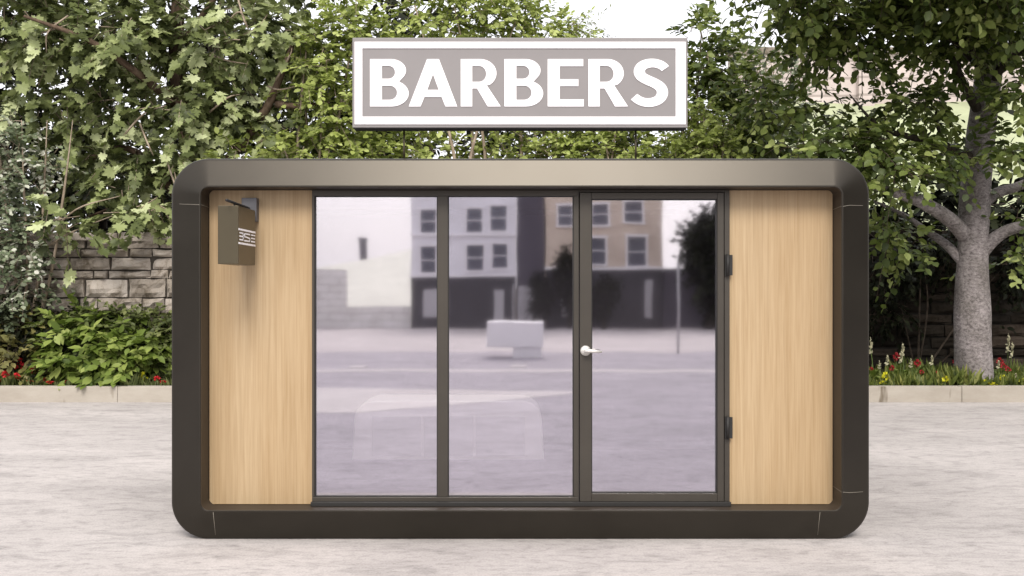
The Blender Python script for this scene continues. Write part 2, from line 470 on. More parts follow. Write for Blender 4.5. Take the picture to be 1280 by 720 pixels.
m = MB()
B0 = FY1 + 0.052
RX0, RX1, RY0, RY1 = -1.9, 1.6, 6.95, 8.2                 # opening for the added roof light over the bench
m.rings([shrunk(0.012, B0, 0.235), shrunk(0.012, RY0, 0.235), shrunk(0.012, RY1, 0.235), shrunk(0.012, PODY1 - .02, 0.235), shrunk(0.03, PODY1, 0.22)], close_last=True)
ztop = OZ1 - .012
cut = [i for i, f in enumerate(m.f) if len(f) == 4 and all(abs(m.v[k][2] - ztop) < 1e-4 and RY0 - .01 < m.v[k][1] < RY1 + .01 for k in f) and max(m.v[k][0] for k in f) - min(m.v[k][0] for k in f) > 1]
for i in cut: del m.f[i]; del m.smooth[i]
for a, b in ((OX0 + .247, RX0), (RX1, OX1 - .247)): m.add([(a, RY0, ztop), (b, RY0, ztop), (b, RY1, ztop), (a, RY1, ztop)], [(0, 1, 2, 3)])
m.build('shell', M['bronze'], pod, sharp=40)
m = MB()                                                      # lining: floor, ceiling, side walls and back wall
x0, x1, y0, y1, z0, z1 = IX0 + .005, IX1 - .005, GLASS_Y + .045, PODY1 - .1, .205, 2.303
vv = [(x, y, z) for z in (z0, z1) for y in (y0, y1) for x in (x0, x1)]
m.add(vv, [(2, 6, 7, 3), (0, 4, 6, 2), (1, 3, 7, 5)])
for a, b, c, d in ((x0, x1, y0, RY0), (x0, x1, RY1, y1), (x0, RX0, RY0, RY1), (RX1, x1, RY0, RY1)): m.add([(a, c, z1), (b, c, z1), (b, d, z1), (a, d, z1)], [(0, 1, 2, 3)])
rl = MB(); rl.box(RX0 + .002, RX1 - .002, RY0 + .002, RY1 - .002, OZ1 - .03, OZ1 + .02); rl.build('added_roof_light', M['diffuser'], pod, bevel=.006)  # unseen roof light, added to brighten the bench
m.build('lining', M['interior'], pod)
m = MB(); m.add([vv[0], vv[1], vv[3], vv[2]], [(0, 1, 2, 3)]); m.build('floor', M['floor_in'], pod)

def px(x): return (x - 640) / 187.4
def pz(y): return CAMZ + (360 - y) / 187.4
WTOP, WBOT = 2.306, 0.2026
# oak panels
for a, b in ((IX0 + .003, px(390)), (px(912), IX1 - .003)):
    m = MB(); m.box(a, b, GLASS_Y, GLASS_Y + 0.028, WBOT + .003, WTOP - .003)
    m.build('wood_panel', M['wood'], pod, bevel=0.002)
# dark window frame with two fixed panes
wx = [px(390), px(393.5), px(547), px(560), px(717), px(723.5)]
wz = [pz(632.5), pz(621), pz(245), pz(237)]
m = MB()
yf0, yf1 = GLASS_Y - .022, GLASS_Y + .03
m.box(wx[0] + .002, wx[5], yf0, yf1, WBOT + .003, wz[1]); m.box(wx[0] + .002, wx[5], yf0, yf1, wz[2], WTOP - .003)
m.box(wx[0] + .002, wx[1], yf0, yf1, wz[1] + .0005, wz[2] - .0005); m.box(wx[2], wx[3], yf0, yf1, wz[1] + .0005, wz[2] - .0005); m.box(wx[4], wx[5], yf0, yf1, wz[1] + .0005, wz[2] - .0005)
wf = m.build('window', M['darkframe'], pod, bevel=0.003)
for a, b in ((wx[1], wx[2]), (wx[3], wx[4])):
    m = MB(); m.box(a - .004, b + .004, GLASS_Y + .002, GLASS_Y + .010, wz[1] - .004, wz[2] + .004)
    m.build('pane', M['glass'], wf)
    g = MB()                                                  # black glazing bead
    for q in ((a, a + .006, wz[1], wz[2]), (b - .006, b, wz[1], wz[2]), (a + .006, b - .006, wz[1], wz[1] + .006), (a + .006, b - .006, wz[2] - .006, wz[2])):
        g.box(q[0], q[1], GLASS_Y - .010, GLASS_Y + .0015, q[2], q[3])
    g.build('glazing_bead', M['black'], wf)
# door jamb and door
m = MB()
dx = [px(724.5), px(739), px(896), px(904)]; dz = [pz(626), pz(616), pz(249), pz(241)]
m.box(dx[3] + .006, px(912) - .002, yf0, yf1, WBOT + .003, WTOP - .003)
m.box(wx[5] + .001, dx[3] + .0055, yf0, yf1, dz[3] + .004, WTOP - .003)
m.box(wx[5] + .001, dx[3] + .0055, yf0, yf1, WBOT + .003, dz[0] - .004)
m.build('door_frame', M['darkframe'], pod, bevel=0.003)
m = MB(); d0, d1 = GLASS_Y - .034, GLASS_Y + .028
m.box(dx[0], dx[1], d0, d1, dz[0], dz[3]); m.box(dx[2], dx[3], d0, d1, dz[0], dz[3])
m.box(dx[1] + .0005, dx[2] - .0005, d0, d1, dz[0], dz[1]); m.box(dx[1] + .0005, dx[2] - .0005, d0, d1, dz[2], dz[3])
door = m.build('door', M['darkframe'], pod, bevel=0.003)
m = MB(); m.box(dx[1] - .004, dx[2] + .004, GLASS_Y - .006, GLASS_Y + .004, dz[1] - .004, dz[2] + .004); m.build('pane', M['glass'], door)
g = MB()
for q in ((dx[1], dx[1] + .006, dz[1], dz[2]), (dx[2] - .006, dx[2], dz[1], dz[2]), (dx[1] + .006, dx[2] - .006, dz[1], dz[1] + .006), (dx[1] + .006, dx[2] - .006, dz[2] - .006, dz[2])):
    g.box(q[0], q[1], GLASS_Y - .022, GLASS_Y - .0065, q[2], q[3])
g.build('glazing_bead', M['black'], door)
hx, hz = px(731.5), pz(438)
m = MB()
m.tube([(hx, d0 + .001, hz), (hx, d0 - .014, hz)], .034, 24)
m.tube([(hx, d0 - .014, hz), (hx, d0 - .055, hz)], .013, 12)
m.tube([(hx - .010, d0 - .052, hz), (hx + .02, d0 - .055, hz + .001), (hx + .06, d0 - .053, hz - .001), (hx + .105, d0 - .046, hz - .006)], [.014, .013, .011, .007], 12)
m.build('handle', M['chrome'], door)
for a, b in ((318, 345), (520, 548)):
    m = MB(); m.tube([(px(908.5), d0 - .008, pz(b)), (px(908.5), d0 - .008, pz(a))], .011, 12)
    m.box(px(905.5), px(914.5), d0 - .006, d0 + .010, pz(b) + .004, pz(a) - .004)
    m.build('hinge', M['black'], door)
m = MB(); m.box(px(390), px(912), GLASS_Y - .06, GLASS_Y - .024, WBOT + .001, WBOT + .028)
m.build('threshold', M['black'], pod, bevel=0.003)

# bench inside, seen faintly through the glass
bx0, bx1, bz0, bz1, by = -1.35, 0.27, .206, .70, 8.33
bench = empty('waiting_bench', ((bx0 + bx1) / 2, by + .22, bz0), 'low white bench with rounded shoulders inside the pod behind the glass', 'bench')
def bprof(d, y):
    pts = [(bx0 + d, y, bz0), (bx1 - d, y, bz0)]
    for k in range(9):
        a = R(90 * k / 8); pts.append((bx1 - .05 - .13 - d + .16 * math.cos(a) + .02 * 0, y, bz1 - .16 - d + .16 * math.sin(a)))
    for k in range(9):
        a = R(90 + 90 * k / 8); pts.append((bx0 + .05 + .13 + d + .16 * math.cos(a), y, bz1 - .16 - d + .16 * math.sin(a)))
    return pts
m = MB(); m.rings([bprof(.012, by), bprof(0, by + .012), bprof(0, by + .46)], close_first=True, close_last=True)
m.build('body', M['bench'], bench, sharp=35)
for i in range(3):
    a = bx0 + .17 + i * .437; b = a + .415
    m = MB(); m.box(a, b, by - .010, by - .001, bz0 + .03, bz1 - .13); m.build('front_panel', M['bench_line'], bench, bevel=.004)

# ------------------------------------------------------------------ roof sign: BARBERS
SY = 6.50; S = FPX / SY
def sx(x): return (x - 640) / S
def sz(y): return CAMZ + (360 - y) / S
sign = empty('shop_sign', (0.055, SY + .06, OZ1), 'long grey sign board lettered BARBERS in white above the pod roof', 'sign')
m = MB(); m.box(sx(440.5), sx(859.5), SY, SY + .125, sz(159.5), sz(47)); m.build('board', M['signgrey'], sign, bevel=.004)
m = MB(); m.box(sx(441.5), sx(858.5), SY + .006, SY + .119, sz(159.5) - .004, sz(159.5) - .0005); m.build('base_plate', M['black'], sign)
m = MB(); o_ = (sx(443.5), sx(857), sz(155.5), sz(52.5)); i_ = (sx(453), sx(844.5), sz(146), sz(60.5)); ya, yb = SY - .006, SY - .0005
m.box(o_[0], i_[0], ya, yb, o_[2], o_[3]); m.box(i_[1], o_[1], ya, yb, o_[2], o_[3])
m.box(i_[0], i_[1], ya, yb, o_[2], i_[2]); m.box(i_[0], i_[1], ya, yb, i_[3], o_[3])
m.build('border', M['white'], sign)
for xx in (sx(503), sx(797)):
    m = MB(); m.tube([(xx, SY + .10, sz(159.5) - .003), (xx, SY + .10, OZ1 - .012)], .007, 8); m.build('post', M['signmetal'], sign)


def arc(cx, cy, rx, ry, a0, a1, n=12):
    return [(cx + rx * math.cos(R(a0 + (a1 - a0) * k / n)), cy + ry * math.sin(R(a0 + (a1 - a0) * k / n))) for k in range(n + 1)]
def letter(ch):
    if ch == 'B':
        o = [(0, 0), (.36, 0)] + arc(.36, .275, .29, .275, -90, 62) + [(.49, .53)] + arc(.35, .76, .255, .24, -35, 90) + [(0, 1)]
        h1 = [(.20, .14), (.33, .14)] + arc(.33, .29, .125, .15, -90, 90) + [(.20, .44)]
        h2 = [(.20, .585), (.31, .585)] + arc(.31, .722, .11, .137, -90, 90) + [(.20, .859)]
        return .65, [o, h1, h2]
    if ch == 'A':
        return .82, [[(0, 0), (.20, 0), (.265, .2), (.555, .2), (.62, 0), (.82, 0), (.51, 1), (.31, 1)], [(.312, .35), (.508, .35), (.41, .68)]]
    if ch == 'R':
        o = [(0, 0), (.2, 0), (.2, .38), (.285, .38), (.47, 0), (.70, 0), (.455, .445)] + arc(.34, .70, .285, .30, -52, 90) + [(0, 1)]
        h = [(.2, .52), (.32, .52)] + arc(.32, .688, .125, .168, -90, 90) + [(.2, .856)]
        return .68, [o, h]
    if ch == 'E':
        return .56, [[(0, 0), (.60, 0), (.60, .15), (.2, .15), (.2, .43), (.51, .43), (.51, .575), (.2, .575), (.2, .85), (.59, .85), (.59, 1), (0, 1)]]
    if ch == 'S':
        c = [(.585, .80), (.52, .875), (.41, .918), (.29, .915), (.175, .86), (.125, .745), (.165, .63), (.28, .555), (.40, .495), (.51, .41), (.545, .28), (.49, .15), (.37, .085), (.24, .08), (.13, .125), (.045, .205)]
        # smooth the centre line
        for _ in range(2):
            q = [c[0]]
            for a, b in zip(c, c[1:]):
                q += [(a[0] * .75 + b[0] * .25, a[1] * .75 + b[1] * .25), (a[0] * .25 + b[0] * .75, a[1] * .25 + b[1] * .75)]
            c = q + [c[-1]]
        l, r = [], []
        for i, p in enumerate(c):
            a = c[max(i - 1, 0)]; b = c[min(i + 1, len(c) - 1)]
            tx, ty = b[0] - a[0], b[1] - a[1]; L = math.hypot(tx, ty) or 1
            u = abs(i / (len(c) - 1) - .5) * 2
            h = .098 - .018 * u ** 2
            l.append((p[0] - ty / L * h, p[1] + tx / L * h)); r.append((p[0] + ty / L * h, p[1] - tx / L * h))
        return .65, [l + r[::-1]]
cu = bpy.data.curves.new('lettering', 'CURVE'); cu.dimensions = '2D'; cu.fill_mode = 'BOTH'; cu.extrude = .0015
spans = [('B', 462.6, 511), ('A', 511, 571.6), ('R', 576, 626), ('B', 630.5, 679), ('E', 684.6, 729.7), ('R', 735.5, 785), ('S', 788.5, 836)]
for ch, a, b in spans:
    wd, polys = letter(ch)
    xs = [p[0] for q in polys for p in q]; lo, hi = min(xs), max(xs)
    for q in polys:
        sp = cu.splines.new('POLY'); sp.points.add(len(q) - 1); sp.use_cyclic_u = True
        for k, (u, v) in enumerate(q):
            sp.points[k].co = (sx(a + (b - a) * (u - lo) / (hi - lo)), sz(133.2 - (133.2 - 74) * v), 0, 1)
tmp = bpy.data.objects.new('lettering', cu); COL.objects.link(tmp)
dg = bpy.context.evaluated_depsgraph_get()
me = bpy.data.meshes.new_from_object(tmp.evaluated_get(dg)); bpy.data.objects.remove(tmp)
me.transform(Matrix.Translation((0, SY - .0030, 0)) @ Matrix.Rotation(R(90), 4, 'X'))
me.materials.clear(); me.materials.append(M['white'])
put(bpy.data.objects.new('lettering', me), sign)

# ------------------------------------------------------------------ blade sign on the left oak panel
bs = empty('blade_sign', (-1.745, GLASS_Y, 2.17), 'small bronze box sign on a wall arm over the oak panel', 'sign')
m = MB(); m.box(-1.817, -1.689, 6.10, 6.50, 1.798, 2.159); m.build('box', M['signmetal'], bs, bevel=.003)
m = MB(); m.box(-1.79, -1.69, 6.535, 6.599, 2.09, 2.247); m.build('wall_plate', M['plate'], bs, bevel=.004)
m = MB(); m.tube([(-1.742, 6.54, 2.177), (-1.742, 6.03, 2.187)], .009, 10)
m.build('arm', M['black'], bs)
for yy in (6.2, 6.42):
    m = MB(); m.tube([(-1.742, yy, 2.158), (-1.742, yy, 2.178)], .006, 8); m.build('hanger', M['black'], bs)
m = MB(); X0, X1 = -1.6892, -1.6865
def stroke(pts, wd):
    for (ya, za), (yb, zb) in zip(pts, pts[1:]):
        t = Vector((0, yb - ya, zb - za)); t.normalize(); nrm = Vector((0, -t.z, t.y)) * wd / 2
        q = [Vector((X0, ya, za)) + nrm, Vector((X0, ya, za)) - nrm, Vector((X0, yb, zb)) - nrm, Vector((X0, yb, zb)) + nrm]
        m.add([v for v in q] + [v + Vector((X1 - X0, 0, 0)) for v in q], [(0, 3, 2, 1), (4, 5, 6, 7), (0, 1, 5, 4), (1, 2, 6, 5), (2, 3, 7, 6), (3, 0, 4, 7)])
stroke([(6.104, 2.014), (6.497, 2.014)], .012); stroke([(6.104, 1.928), (6.497, 1.928)], .012)
w_ = .0085
for zz in (1.993, 1.972, 1.951): stroke([(6.125, zz), (6.205, zz)], w_)
stroke([(6.203, 1.993), (6.203, 1.951)], w_)
stroke([(6.365, 1.993), (6.24, 1.993), (6.235, 1.975), (6.36, 1.968), (6.36, 1.950), (6.235, 1.949)], w_)
for zz in (1.993, 1.972, 1.951): stroke([(6.40, zz), (6.485, zz)], w_)
m.build('emblem', M['white'], bs)

# ------------------------------------------------------------------ foliage
def unit(a):
    return a / np.maximum(np.linalg.norm(a, axis=-1, keepdims=True), 1e-9)

T_OVAL = (np.array([(0, 0, 0), (-.23, .28, .05), (-.25, .58, .04), (0, 1, -.06), (.25, .58, .04), (.23, .28, .05), (0, .30, 0), (0, .62, -.02)]),
          [(0, 6, 1), (6, 7, 2, 1), (7, 3, 2), (0, 5, 6), (6, 5, 4, 7), (7, 4, 3)])
T_ROUND = (np.array([(0, 0, 0), (-.32, .3, .05), (-.30, .68, .03), (0, 1, -.08), (.30, .68, .03), (.32, .3, .05), (0, .45, -.03)]),
           [(0, 6, 2, 1), (6, 3, 2), (0, 5, 4, 6), (6, 4, 3)])
T_NARROW = (np.array([(0, 0, 0), (-.11, .4, .03), (0, 1, -.08), (.11, .4, .03)]), [(0, 3, 2, 1)])
_h = [(.12, -.10), (.34, -.16), (.30, .06), (.60, .16), (.50, .28), (.56, .44), (.34, .42), (.44, .70), (.20, .66), (.12, .86)]
_o = [(0, 0)] + _h + [(0, 1.05)] + [(-a, b) for a, b in _h[::-1]]
T_MAPLE = (np.array([(0, .30, -.05)] + [(a, b, .05 * math.sin(7 * i) + .10 * abs(a) - .10 * max(0, b - .6)) for i, (a, b) in enumerate(_o)]),
           [(0, 1 + (i + 1) % len(_o), 1 + i)[::-1] for i in range(len(_o))])


def leaves(name, pos, ldir, nrm, size, tone, tmpl, mat, parent=None, **kw):
    tv, tf = tmpl; k = len(tv); n = len(pos)
    ly = unit(ldir); lx = unit(np.cross(ly, nrm)); lz = np.cross(lx, ly)
    V = (pos[:, None, :] + size[:, None, None] * (tv[None, :, 0:1] * lx[:, None, :] + tv[None, :, 1:2] * ly[:, None, :] + tv[None, :, 2:3] * lz[:, None, :])).reshape(-1, 3)
    me = bpy.data.meshes.new(name)
    me.vertices.add(len(V)); me.vertices.foreach_set('co', V.astype(np.float32).ravel())
    flat = np.concatenate([np.array(f) for f in tf]); ln = np.array([len(f) for f in tf])
    loops = (flat[None, :] + (np.arange(n) * k)[:, None]).ravel()
    lens = np.tile(ln, n); starts = np.concatenate([[0], np.cumsum(lens)[:-1]])
    me.loops.add(len(loops)); me.loops.foreach_set('vertex_index', loops.astype(np.int32))
    me.polygons.add(len(lens)); me.polygons.foreach_set('loop_start', starts.astype(np.int32))
    me.polygons.foreach_set('loop_total', lens.astype(np.int32))
    me.polygons.foreach_set('use_smooth', np.ones(len(lens), dtype=bool))
    at = me.attributes.new('tone', 'FLOAT', 'POINT'); at.data.foreach_set('value', np.repeat(tone, k).astype(np.float32))
    me.update(calc_edges=True); me.validate()
    me.materials.append(mat)
    return put(bpy.data.objects.new(name, me), parent, **kw)


def sprays(seed, blobs, n, L, per, size, droop=.25, leafdroop=.25, spread=.85, shell=.45, front=0.0, tonejit=.22, hang=.3):
    """leafy twigs spread through ellipsoids. blobs: (centre, (rx,ry,rz), weight). Returns leaf arrays and twig lines"""
    g = np.random.default_rng(seed)
    C = np.array([list(b[0]) for b in blobs]); Rr = np.array([b[1] for b in blobs]); W = np.array([b[2] if len(b) > 2 else 1. for b in blobs], float)
    W = W * Rr.prod(axis=1) ** .8; W /= W.sum()
    bi = g.choice(len(blobs), n, p=W)
    d = unit(g.normal(size=(n, 3))); rad = g.random(n) ** shell
    p0 = C[bi] + d * Rr[bi] * rad[:, None]
    out = unit(d + np.array([0, 0, .25]))
    td = unit(out * .7 + g.normal(size=(n, 3)) * .55 + np.array([0, -front, -droop]))
    ln = L * g.uniform(.6, 1.35, n)
    perp = unit(np.cross(td, np.array([0, 0, 1.]) + g.normal(size=(n, 3)) * .25))
    tw_t = g.normal(size=n) * tonejit
    POS, DIR, NRM, SZ, TN = [], [], [], [], []
    for k in range(per):
        t = (k + .6 + g.uniform(-.3, .3, n)) / per
        p = p0 + td * (ln * t)[:, None]; p[:, 2] -= hang * ln * t * t
        sgn = 1 if k % 2 else -1
        if k == per - 1: side = td * 1.0
        else: side = perp * sgn * spread + td * .55
        dr = unit(side + g.normal(size=(n, 3)) * .28 + np.array([0, 0, -leafdroop]))
        nm = unit(np.array([0, -.35, 1.]) + out * .45 + g.normal(size=(n, 3)) * .45)
        POS.append(p); DIR.append(dr); NRM.append(nm)
        SZ.append(size * g.uniform(.6, 1.2, n)); TN.append(np.clip(.5 + tw_t + g.normal(size=n) * .17, 0, 1))
    tips = p0 + td * ln[:, None]; tips[:, 2] -= hang * ln
    mids = p0 + td * (ln * .5)[:, None]; mids[:, 2] -= hang * ln * .25
    return [np.concatenate(a) for a in (POS, DIR, NRM, SZ, TN)], (p0, mids, tips)


def twig_mesh(name, lines, r, mat, parent, frac=1.0, seg=3):
    p0, pm, p1 = lines; m = MB()
    for i in range(int(len(p0) * frac)):
        m.tube([p0[i] - (pm[i] - p0[i]) * .5, p0[i], pm[i], p1[i]], [r * 1.2, r, r * .75, r * .3], seg, cap=False)
    return m.build(name, mat, parent)


def curved(pts, n=6):
    """Catmull-Rom through the points"""
    pts = [Vector(p) for p in pts]
    q = [pts[0] * 2 - pts[1]] + pts + [pts[-1] * 2 - pts[-2]]
    res = []
    for i in range(1, len(q) - 2):
        for k in range(n):
            t = k / n; a, b, c, d = q[i - 1], q[i], q[i + 1], q[i + 2]
            res.append(.5 * ((2 * b) + (c - a) * t + (2 * a - 5 * b + 4 * c - d) * t * t + (3 * b - a - 3 * c + d) * t ** 3))
    return res + [pts[-1]]


def lerp_r(rs, n):
    out = []
    for i in range(n):
        u = i / (n - 1) * (len(rs) - 1); k = min(int(u), len(rs) - 2); out.append(rs[k] + (rs[k + 1] - rs[k]) * (u - k))
    return out


def limb(name, pts, rs, mat, parent, seg=12, wob=.12):
    c = curved(pts); m = MB(); m.tube(c, lerp_r(rs, len(c)), seg, wob=wob)
    return m.build(name, mat, parent)


def B(px_, py_, y, rx, ry, rz, w=1.0):
    return (P(px_, py_, y), (rx, ry, rz), w)

# ---- left: plane tree with lobed leaves
t = empty('plane_tree', (-5.35, 16.3, .2), 'big olive tree with lobed leaves and bare twigs over the stone wall', 'tree')
limb('trunk', [(-5.35, 16.3, .1), (-5.33, 16.3, 1.6), (-5.22, 16.25, 3.4), P(222, 95, 16.25), (-5.5, 16.3, 6.6), (-5.4, 16.3, 8.4)], [.24, .2, .17, .13, .10, .05], M['bark_brown'], t)
for pts, r in (([(-5.28, 16.25, 3.0), P(320, 155, 15.6), P(345, 110, 15.4), P(372, 40, 15.4)], [.10, .075, .055, .03]),
               ([P(345, 130, 15.5), P(375, 133, 15.4), P(412, 128, 15.3)], [.06, .045, .02]),
               ([(-5.3, 16.25, 2.9), P(170, 190, 16.1), P(110, 200, 16.2), P(40, 255, 16.3)], [.085, .06, .04, .015]),
               ([P(218, 130, 16.2), P(170, 90, 15.5), P(110, 50, 15.2), P(30, 20, 15.0)], [.08, .055, .04, .02]),
               ([P(225, 60, 16.25), P(260, 10, 15.7), P(300, -50, 15.6)], [.07, .05, .03]),
               ([(-5.25, 16.25, 3.3), P(200, 218, 16.1), P(160, 250, 16.3), P(100, 275, 16.4)], [.07, .05, .03, .012])):
    limb('limb', pts, r, M['bark_brown'], t, 9)
blobs = [B(50, 40, 15.9, 1.2, .8, .7), B(160, 50, 15.8, 1.1, .8, .7), B(270, 50, 15.8, 1.1, .8, .7), B(350, 65, 16.0, .75, 1.0, .75, .8),
         B(30, -50, 16.2, 1.3, 1.3, .8, .7), B(180, -60, 16.2, 1.5, 1.3, .8, .7), B(330, -50, 16.4, 1.2, 1.2, .7, .6),
         B(50, 125, 15.9, .95, .5, .42, 1.0), B(150, 135, 15.9, 1.0, .55, .5, 1.1), B(270, 130, 15.8, 1.0, .8, .6, 1.1), B(345, 165, 15.8, .75, .7, .42, .9),
         B(160, 205, 16.1, .85, .5, .42, 1.3), B(235, 195, 15.9, .8, .5, .45, 1.1), B(100, 180, 16.0, .5, .5, .35, .8), B(190, 255, 16.3, .5, .4, .22, 1.0), B(120, 235, 16.3, .55, .45, .28, .9), B(85, 285, 15.0, .4, .25, .2, 1.2), B(195, 262, 15.05, .4, .25, .22, 1.6), B(140, 270, 15.0, .45, .2, .18, 1.5), B(60, 262, 15.0, .3, .2, .2, .8), B(150, 240, 15.4, .6, .25, .2, 1.0)]
blobs = [(c, (a * .84, b, e * .80), k) for c, (a, b, e), k in blobs]
lv, tw = sprays(11, blobs, 1150, .52, 8, .165, droop=.30, leafdroop=.55, front=.05)
leaves('crown', *lv, T_MAPLE, M['leaf_plane'], t)
twig_mesh('twigs', tw, .009, M['twig'], t, .45)
# bare pale twigs showing in front of the leaves
rg = random.Random(5)
for (a, b, c) in ((( 40, 45), (62, 38), (88, 30)), ((150, 175), (180, 142), (208, 132)), ((175, 155), (185, 180), (192, 195)), ((250, 65), (285, 76), (310, 80)),
                  ((262, 140), (285, 122), (300, 118)), ((335, 108), (350, 112), (378, 106)), ((55, 300), (95, 262), (150, 245)), ((30, 330), (80, 295), (140, 270)), ((282, 30), (300, 15), (312, 40)),
                  ((210, 205), (226, 250), (218, 215)), ((298, 0), (305, 25), (312, 40)), ((345, 100), (362, 70), (365, 60)), ((85, 20), (60, 40), (58, 66)), ((0, 292), (40, 280), (100, 270))):
    yy = rg.uniform(14.9, 15.3)
    m = MB(); m.tube(curved([P(a[0], a[1], yy + .25), P(b[0], b[1], yy), P(c[0], c[1], yy + .1)], 5), lerp_r([.018, .014, .006], 11), 5); m.build('bare_twig', M['twig'], t)


# ---- far left: pale shrub
t = empty('pale_shrub', (-7.75, 15.2, .2), 'tall grey green shrub with small pale leaves at the bed edge', 'shrub')
for k in range(4):
    limb('stem', [(-7.75 + .06 * k, 15.2 + .05 * (k % 2), .15), P(20 + 14 * k, 350, 15.2), P(5 + 25 * k, 240, 15.1), P(-5 + 32 * k, 150, 15.1)], [.03, .025, .018, .006], M['twig'], t, 6)
lv, tw = sprays(12, [B(0, 175, 15.2, .5, .4, .55), B(30, 215, 15.2, .5, .4, .5), B(0, 280, 15.1, .55, .4, .6), B(32, 300, 15.1, .42, .4, .4, .8), B(10, 360, 15.1, .55, .4, .4), B(45, 355, 15.2, .4, .4, .3, .6), B(-60, 250, 15.3, .8, .7, 1.2, .6)],
                620, .4, 11, .09, droop=.1, front=.2, tonejit=.2)
leaves('foliage', *lv, T_ROUND, M['leaf_pale'], t); twig_mesh('twigs', tw, .006, M['twig'], t, .6)

# ---- low bushes before the wall on the left
def bush(name, label, seed, base, blobs, n, L, per, size, tmpl, mat, tw_mat=None, nst=5, front=.3, droop=.05, group=None, leafdroop=.25, spread=.85, cat='bush', str_=.018, shell=.45, top=.75):
    t = empty(name, base, label, cat, group)
    rg = random.Random(seed)
    for k in range(nst):
        b = blobs[k % len(blobs)]
        c = Vector(b[0]) + Vector((rg.uniform(-.6, .6) * b[1][0], rg.uniform(-.5, .5) * b[1][1], rg.uniform(0, top) * b[1][2]))
        s = Vector(base) + Vector((rg.uniform(-.12, .12), rg.uniform(-.12, .12), -.06))
        mid = s.lerp(c, .5) + Vector((rg.uniform(-.2, .2), rg.uniform(-.2, .1), .15)) * (c - s).length * .35
        limb('stem', [s, mid, c], [str_ * rg.uniform(.8, 1.3), str_ * .7, str_ * .25], tw_mat or M['twig_dark'], t, 7)
    lv, tw = sprays(seed, blobs, n, L, per, size, droop=droop, front=front, leafdroop=leafdroop, spread=spread, shell=shell)
    leaves('foliage', *lv, tmpl, mat, t); twig_mesh('twigs', tw, .0055, tw_mat or M['twig_dark'], t, .6)
    return t
gB = None
bush('leafy_bush', 'low bright green bush with long glossy leaves hanging over red flowers', 21, P(135, 470, 15.2), [B(120, 440, 15.0, .75, .5, .35), B(165, 430, 15.1, .6, .5, .36), B(105, 415, 15.3, .6, .5, .28), B(190, 450, 15.0, .4, .4, .25), B(85, 450, 14.9, .35, .3, .2), B(140, 462, 14.85, .5, .25, .18)], 330, .36, 9, .19, T_OVAL, M['leaf_bush'], front=.5, leafdroop=.35)
bush('leafy_bush', 'muted green bush spreading along the foot of the pale stone wall', 22, P(170, 460, 15.2), [B(150, 410, 15.15, .9, .22, .24), B(205, 415, 15.15, .6, .22, .26), B(90, 415, 15.15, .5, .2, .26), B(205, 445, 15.1, .4, .25, .35)], 330, .32, 9, .12, T_OVAL, M['leaf_mid'])
bush('bronze_bush', 'brownish yellow bush at the frame edge left of the bright green one', 23, P(20, 470, 15.1), [B(15, 425, 15.1, .55, .4, .3), B(40, 440, 15.0, .4, .4, .25), B(60, 470, 14.95, .5, .3, .2), B(-30, 430, 15.2, .5, .4, .4)], 190, .3, 8, .13, T_OVAL, M['leaf_bronze'])
bush('leafy_bush', 'dense dark green bush filling the bed behind the bronze one', 24, P(40, 470, 15.2), [B(40, 405, 15.15, .7, .2, .35), B(-40, 400, 15.15, .8, .25, .5), B(80, 450, 15.15, .9, .2, .38), B(150, 462, 15.15, 1.0, .2, .28)], 300, .35, 9, .13, T_OVAL, M['leaf_dark'])

# ---- centre: tall shrubs behind the pod
def shrub(label, seed, basepx, y, blobs, n, L, per, size, tmpl, mat, nst=6, **kw):
    return bush(kw.pop('name', 'tall_shrub'), label, seed, Vector(((basepx - 640) / FPX * y, y, .22)), blobs, n, L, per, size, tmpl, mat, M['twig'], nst, cat='shrub', str_=.04, **kw)
shrub('yellow green shrub reaching out left of the BARBERS board', 31, 415, 15.6, [B(408, 70, 15.6, .45, .6, .55), B(392, 110, 15.4, .4, .5, .35), B(430, 150, 15.5, .55, .6, .5), B(380, 185, 15.3, .9, .6, .22), B(300, 192, 15.3, .5, .4, .14), B(440, 30, 15.8, .5, .6, .45), B(450, 210, 15.6, 1.1, .7, .35)], 620, .36, 11, .105, T_ROUND, M['leaf_bright'], droop=-.1)
shrub('bright shrub showing a brown stem over the board top', 32, 590, 15.7, [B(560, 20, 15.7, 1.0, .7, .5), B(540, 110, 15.8, 1.2, .7, .8), B(530, 195, 15.6, 1.2, .6, .35), B(620, 30, 15.6, .6, .6, .7), B(590, -40, 15.9, .8, .6, .5)], 620, .38, 11, .105, T_ROUND, M['leaf_bright'], droop=-.05, nst=8)
shrub('sunny shrub with fine leaves ending at the open sky', 33, 680, 16.0, [B(660, 25, 16.0, .55, .7, .45), B(690, 50, 16.0, .7, .7, .35), B(680, 110, 16.0, 1.2, .7, .7), B(670, 190, 15.8, 1.1, .7, .4), B(640, -20, 16.2, .5, .5, .4)], 560, .36, 11, .095, T_ROUND, M['leaf_bright'], droop=-.05)
shrub('olive shrub whose loose feathery top leans over the board', 34, 735, 16.6, [B(720, 38, 16.6, .45, .5, .16), B(700, 65, 16.6, .5, .5, .3), B(740, 120, 16.5, .8, .6, .6), B(750, 190, 16.3, 1.0, .6, .4)], 330, .42, 12, .10, T_NARROW, M['leaf_mid'], droop=.2)
shrub('low green shrub behind the roof under the board', 35, 790, 15.9, [B(790, 110, 15.9, .8, .6, .55), B(790, 190, 15.7, 1.1, .6, .4), B(720, 195, 15.6, .8, .5, .3)], 420, .36, 11, .10, T_ROUND, M['leaf_bright'], droop=-.05)
